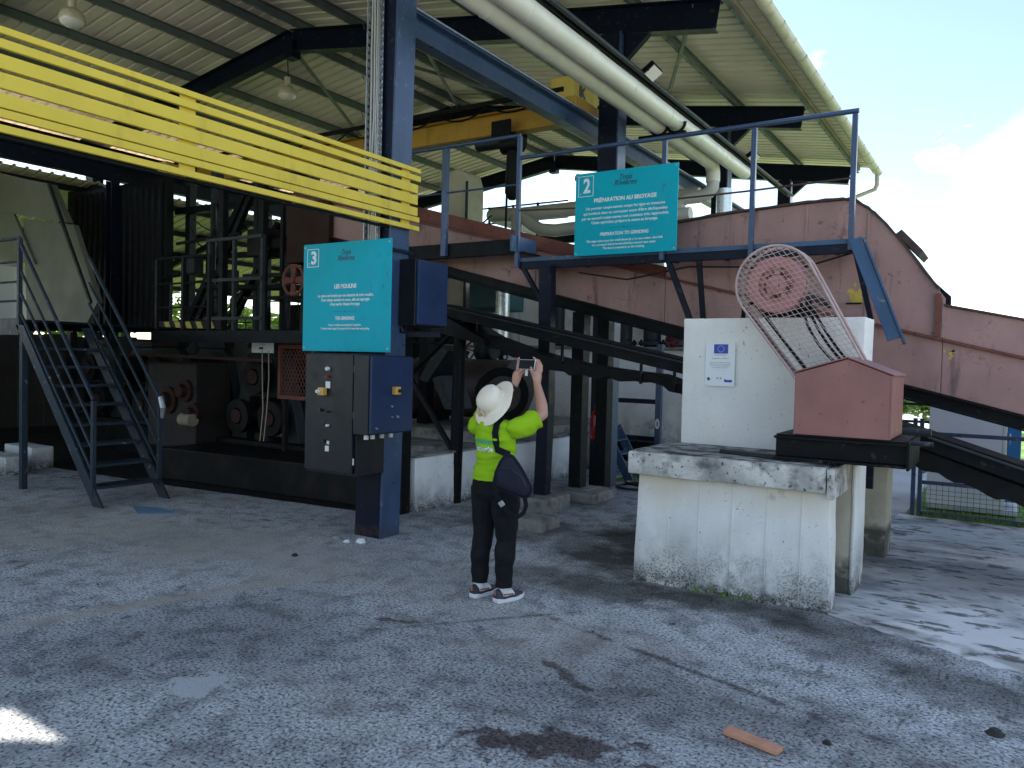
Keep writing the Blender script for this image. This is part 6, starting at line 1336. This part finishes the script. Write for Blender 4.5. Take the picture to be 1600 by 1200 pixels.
# sun hat, tipped back
hat_axis = unit((-0.22, -0.79, 0.55)); hc = Vector((-0.015, -0.03, 1.405)); q = Vector((0, 0, 1)).rotation_difference(hat_axis)
prof = [(0.0, 0.108), (0.045, 0.106), (0.075, 0.096), (0.092, 0.075), (0.097, 0.04), (0.099, 0.012), (0.112, 0.002), (0.145, -0.006), (0.175, -0.015), (0.177, -0.018), (0.174, -0.020), (0.145, -0.011), (0.110, -0.004), (0.095, 0.006), (0.092, 0.04), (0.086, 0.073), (0.04, 0.10), (0.0, 0.102)]
hb = MB(); n = 40; vs = []; fs = []
for r, t in prof:
    for j in range(n):
        a = 2 * math.pi * j / n; wv = 0.010 * math.sin(2 * a + 0.6) * max(0, (r - 0.1) / 0.085) + 0.004 * math.sin(5 * a) * max(0, (r - 0.1) / 0.085)
        vs.append(hc + q @ Vector((r * 1.0 * math.cos(a), r * 1.06 * math.sin(a), t + wv)))
for i in range(len(prof) - 1):
    for j in range(n): fs.append((i * n + j, i * n + (j + 1) % n, (i + 1) * n + (j + 1) % n, (i + 1) * n + j))
hb.v = place(vs); hb.f = fs; hat = obj('sun_hat', hb, STRAW, person, smooth=True)
bd = MB(); vs = []; fs = []
for t, r in ((0.010, 0.1015), (0.032, 0.1005)):
    for j in range(n): a = 2 * math.pi * j / n; vs.append(hc + q @ Vector((r * math.cos(a), r * 1.06 * math.sin(a), t)))
bd.v = place(vs); bd.f = [(j, (j + 1) % n, n + (j + 1) % n, n + j) for j in range(n)]; obj('hat_band', bd, STRAW, hat, smooth=True)
bw_ = MB(); random.seed(8)
bp_ = hc + q @ Vector((-0.055, -0.095, 0.03))
for k in range(9):
    c = bp_ + Vector((random.uniform(-.03, .03), random.uniform(-.02, 0.01), random.uniform(-.028, .028))); e = ell(c, (0.022, 0.009, 0.010), 8, 6, (random.uniform(-1, 1), random.uniform(-.5, .5), random.uniform(-1, 1))); bw_.add(e.v, e.f)
bw_.v = place(bw_.v); obj('hat_bow', bw_, STRAWD, hat, smooth=True)
# trainers
for sx in (-1, 1):
    fx = 0.105 if sx > 0 else -0.10; fy = 0.0 if sx > 0 else -0.02
    dvf = Matrix.Rotation(R(-14 if sx > 0 else -6), 3, 'Z'); o0 = Vector((fx, fy - 0.015, 0))
    outl = [(0, -0.072, .030), (0, -0.05, 0.037), (0, 0.0, 0.038), (0, 0.06, 0.043), (0.004, 0.11, 0.045), (0.004, 0.15, 0.038), (0.002, 0.178, 0.018)]
    L = [Vector((c - w, y, 0)) for c, y, w in outl] + [Vector((c + w, y, 0)) for c, y, w in outl[::-1]]
    rings = []
    for zz, sc_ in ((0.0, 0.93), (0.006, 1.0), (0.022, 1.0), (0.026, 0.97)):
        rings.append([o0 + dvf @ Vector((p.x * sc_, p.y * sc_, zz + (max(0, p.y - 0.10) * 0.22) + (0.008 if p.y < -0.04 and zz > 0.02 else 0))) for p in L])
    mb = MB().loft(rings); mb.v = place(mb.v)
    rings = []
    for y, w, ztop, in ((-0.070, 0.026, 0.092), (-0.045, 0.033, 0.098), (0.0, 0.035, 0.090), (0.045, 0.037, 0.088), (0.085, 0.040, 0.076), (0.13, 0.038, 0.062), (0.165, 0.024, 0.052)):
        zb0 = 0.020 + max(0, y - 0.10) * 0.22
        rings.append([o0 + dvf @ Vector((w * math.cos(t), y, zb0 + (ztop - zb0) * max(0, math.sin(t)) ** 0.75)) for t in np.linspace(-0.01, math.pi + 0.01, 13)])
    up2 = MB().loft(rings); up2.v = place(up2.v)
    sh = obj('shoe', up2, SHOEM, person, smooth=True); obj('sole', mb, PLASTW, sh, 0.003)
    tb = MB().box(-0.008, 0.008, -0.078, -0.071, 0.055, 0.09); tb.v = place([o0 + dvf @ Vector(v) for v in tb.v]); obj('heel_tab', tb, SHOEPINK, sh)
    side = MB(); side.bar((0.041, -0.03, 0.062), (0.043, 0.06, 0.055), 0.003, 0.012); side.v = place([o0 + dvf @ Vector(v) for v in side.v]); obj('side_stripe', side, SHOEPINK, sh)
# lettering on the back of the shirt, laid onto the cloth
bvh = BVHTree.FromPolygons([Vector(v) for v in shirt_mb.v], shirt_mb.f)
back = RM.to_3x3() @ Vector((0, 1, 0)); rgt = RM.to_3x3() @ Vector((1, 0, 0))
for text, zz, size, m, xo in (('martinique', 1.128, 0.052, TEALTXT, -0.035), ('écologie', 1.076, 0.056, TWHITE, -0.03)):
    o = lettering(person, text, W((xo, -0.4, zz)), size, m, right=rgt, up=(0, 0, 1), bold=0.0022, res=2, depth=0.0, name='shirt_print')
    pw = wloc(person)
    for v in o.data.vertices:
        w = v.co + pw; h = bvh.ray_cast(w, back, 1.0)
        if h[0] is None:
            q_ = bvh.find_nearest(w + back * 0.32)[0]; v.co = q_ - back * 0.0075 - pw
        else: v.co = h[0] - back * 0.0075 - pw
# phone
ph = thing('smartphone', 'dark smartphone held up sideways in both hands', 'phone', W((-0.005, 0.345, 1.672)))
def locmb(mb, c, tilt=R(-14)):
    m = RM.to_3x3() @ Matrix.Rotation(tilt, 3, 'X'); mb.v = [tuple(W(c) + m @ Vector(v)) for v in mb.v]; return mb
obj('case', locmb(MB().box(-0.076, 0.076, -0.0025, 0.006, -0.038, 0.038), (-0.005, 0.345, 1.672)), PLASTW, ph, 0.003)
obj('screen', locmb(MB().box(-0.071, 0.071, -0.0045, -0.003, -0.0345, 0.0345), (-0.005, 0.345, 1.672)), SCREENM, ph, 0.001)
obj('tag', locmb(MB().box(-0.012, 0.012, -0.002, 0.002, -0.085, -0.041), (-0.005, 0.342, 1.672), 0), PLASTW, ph, 0.001)
# shoulder bag on the right hip
bag = thing('shoulder_bag', 'dark navy nylon bag slung on the right hip of the visitor', 'bag', W((0.2, -0.12, 0.78)))
bt = unit((0.84, 0.50, 0)); bn_ = unit((0.50, -0.84, 0)); bc_ = Vector((0.235, -0.115, 0.915))
def B(u, v, w): return W(bc_ + bt * u + Vector((0, 0, v)) + bn_ * w)
outl = [(-0.055, 0.150), (-0.04, 0.158), (-0.01, 0.155), (0.01, 0.145), (0.07, 0.065), (0.135, -0.05), (0.145, -0.075), (0.142, -0.10), (0.125, -0.13), (0.105, -0.145), (0.085, -0.143), (0.0, -0.115), (-0.095, -0.09), (-0.115, -0.075), (-0.125, -0.04), (-0.118, 0.03), (-0.085, 0.11)]
rings = []
for w, s_ in ((-0.05, 0.55), (-0.046, 0.85), (-0.02, 1.0), (0.02, 1.0), (0.048, 0.88), (0.058, 0.55)):
    rings.append([B(u * s_, v * s_ - 0.005, w) for u, v in outl])
bo_ = obj('body', MB().loft(rings), BAGM, bag, smooth=True); sb = bo_.modifiers.new('sub', 'SUBSURF'); sb.levels = 1; sb.render_levels = 1
obj('piping', MB().tube([B(u * 0.97, v * 0.97 - 0.005, 0.036) for u, v in outl + outl[:1]], 0.004, 6), BAGM, bag, smooth=True)
obj('zip', MB().tube([B(-0.07, 0.06, 0.055), B(0.0, 0.05, 0.062), (B(0.07, 0.0, 0.056)), B(0.10, -0.06, 0.05)], 0.004, 6), BLACKP, bag)
def ribbon(pts, w, t=0.004, side=None):
    mb = MB()
    for a, b in zip(pts[:-1], pts[1:]): mb.bar(a, b, w, t, side)
    return mb
vw = unit((0.55, -0.83, 0))
def sband(pts, w, nrm, t=0.004):
    P = [Vector(p) for p in pts]; rings = []
    for i, p in enumerate(P):
        d = (P[min(i + 1, len(P) - 1)] - P[max(i - 1, 0)]).normalized(); s1 = d.cross(Vector(nrm[i])).normalized() * w / 2; nn = s1.cross(d).normalized() * t / 2
        rings.append([p - s1 - nn, p + s1 - nn, p + s1 + nn, p - s1 + nn])
    return MB().loft(rings)
def onback(x, zz, out=0.02):
    o = W((x, -0.5, zz)); h = bvh.ray_cast(o, back, 1.0)
    return (h[0] - back * out) if h[0] is not None else W((x, -0.13, zz))
sp = [W((0.07, 0.035, 1.285)), W((0.075, -0.02, 1.308)), onback(0.078, 1.26, 0.016), onback(0.082, 1.20, 0.014), onback(0.088, 1.13, 0.014), onback(0.10, 1.08, 0.02), B(-0.02, 0.14, 0.0)]
obj('strap', sband(sp, 0.048, [(0, 0, 1), (0, -0.5, 1), (0.1, -1, 0.3), (0.15, -1, 0), (0.2, -1, 0), (0.25, -1, 0), (0.3, -1, 0)]), STRAPM, bag, smooth=True)
lp_ = [B(-0.10, 0.03, 0.04), B(-0.115, -0.05, 0.05), B(-0.10, -0.13, 0.04), B(-0.055, -0.21, 0.02), B(-0.005, -0.265, 0.01), B(0.04, -0.285, 0.0), B(0.085, -0.25, 0.0), B(0.10, -0.20, 0.0), B(0.085, -0.12, 0.0)]
obj('loose_strap', sband(lp_, 0.030, [tuple(vw)] * len(lp_)), STRAPM, bag, smooth=True)
obj('buckle', MB().bar(B(-0.075, -0.175, 0.035), B(-0.055, -0.205, 0.028), 0.036, 0.012, vw), GALV, bag, 0.002)
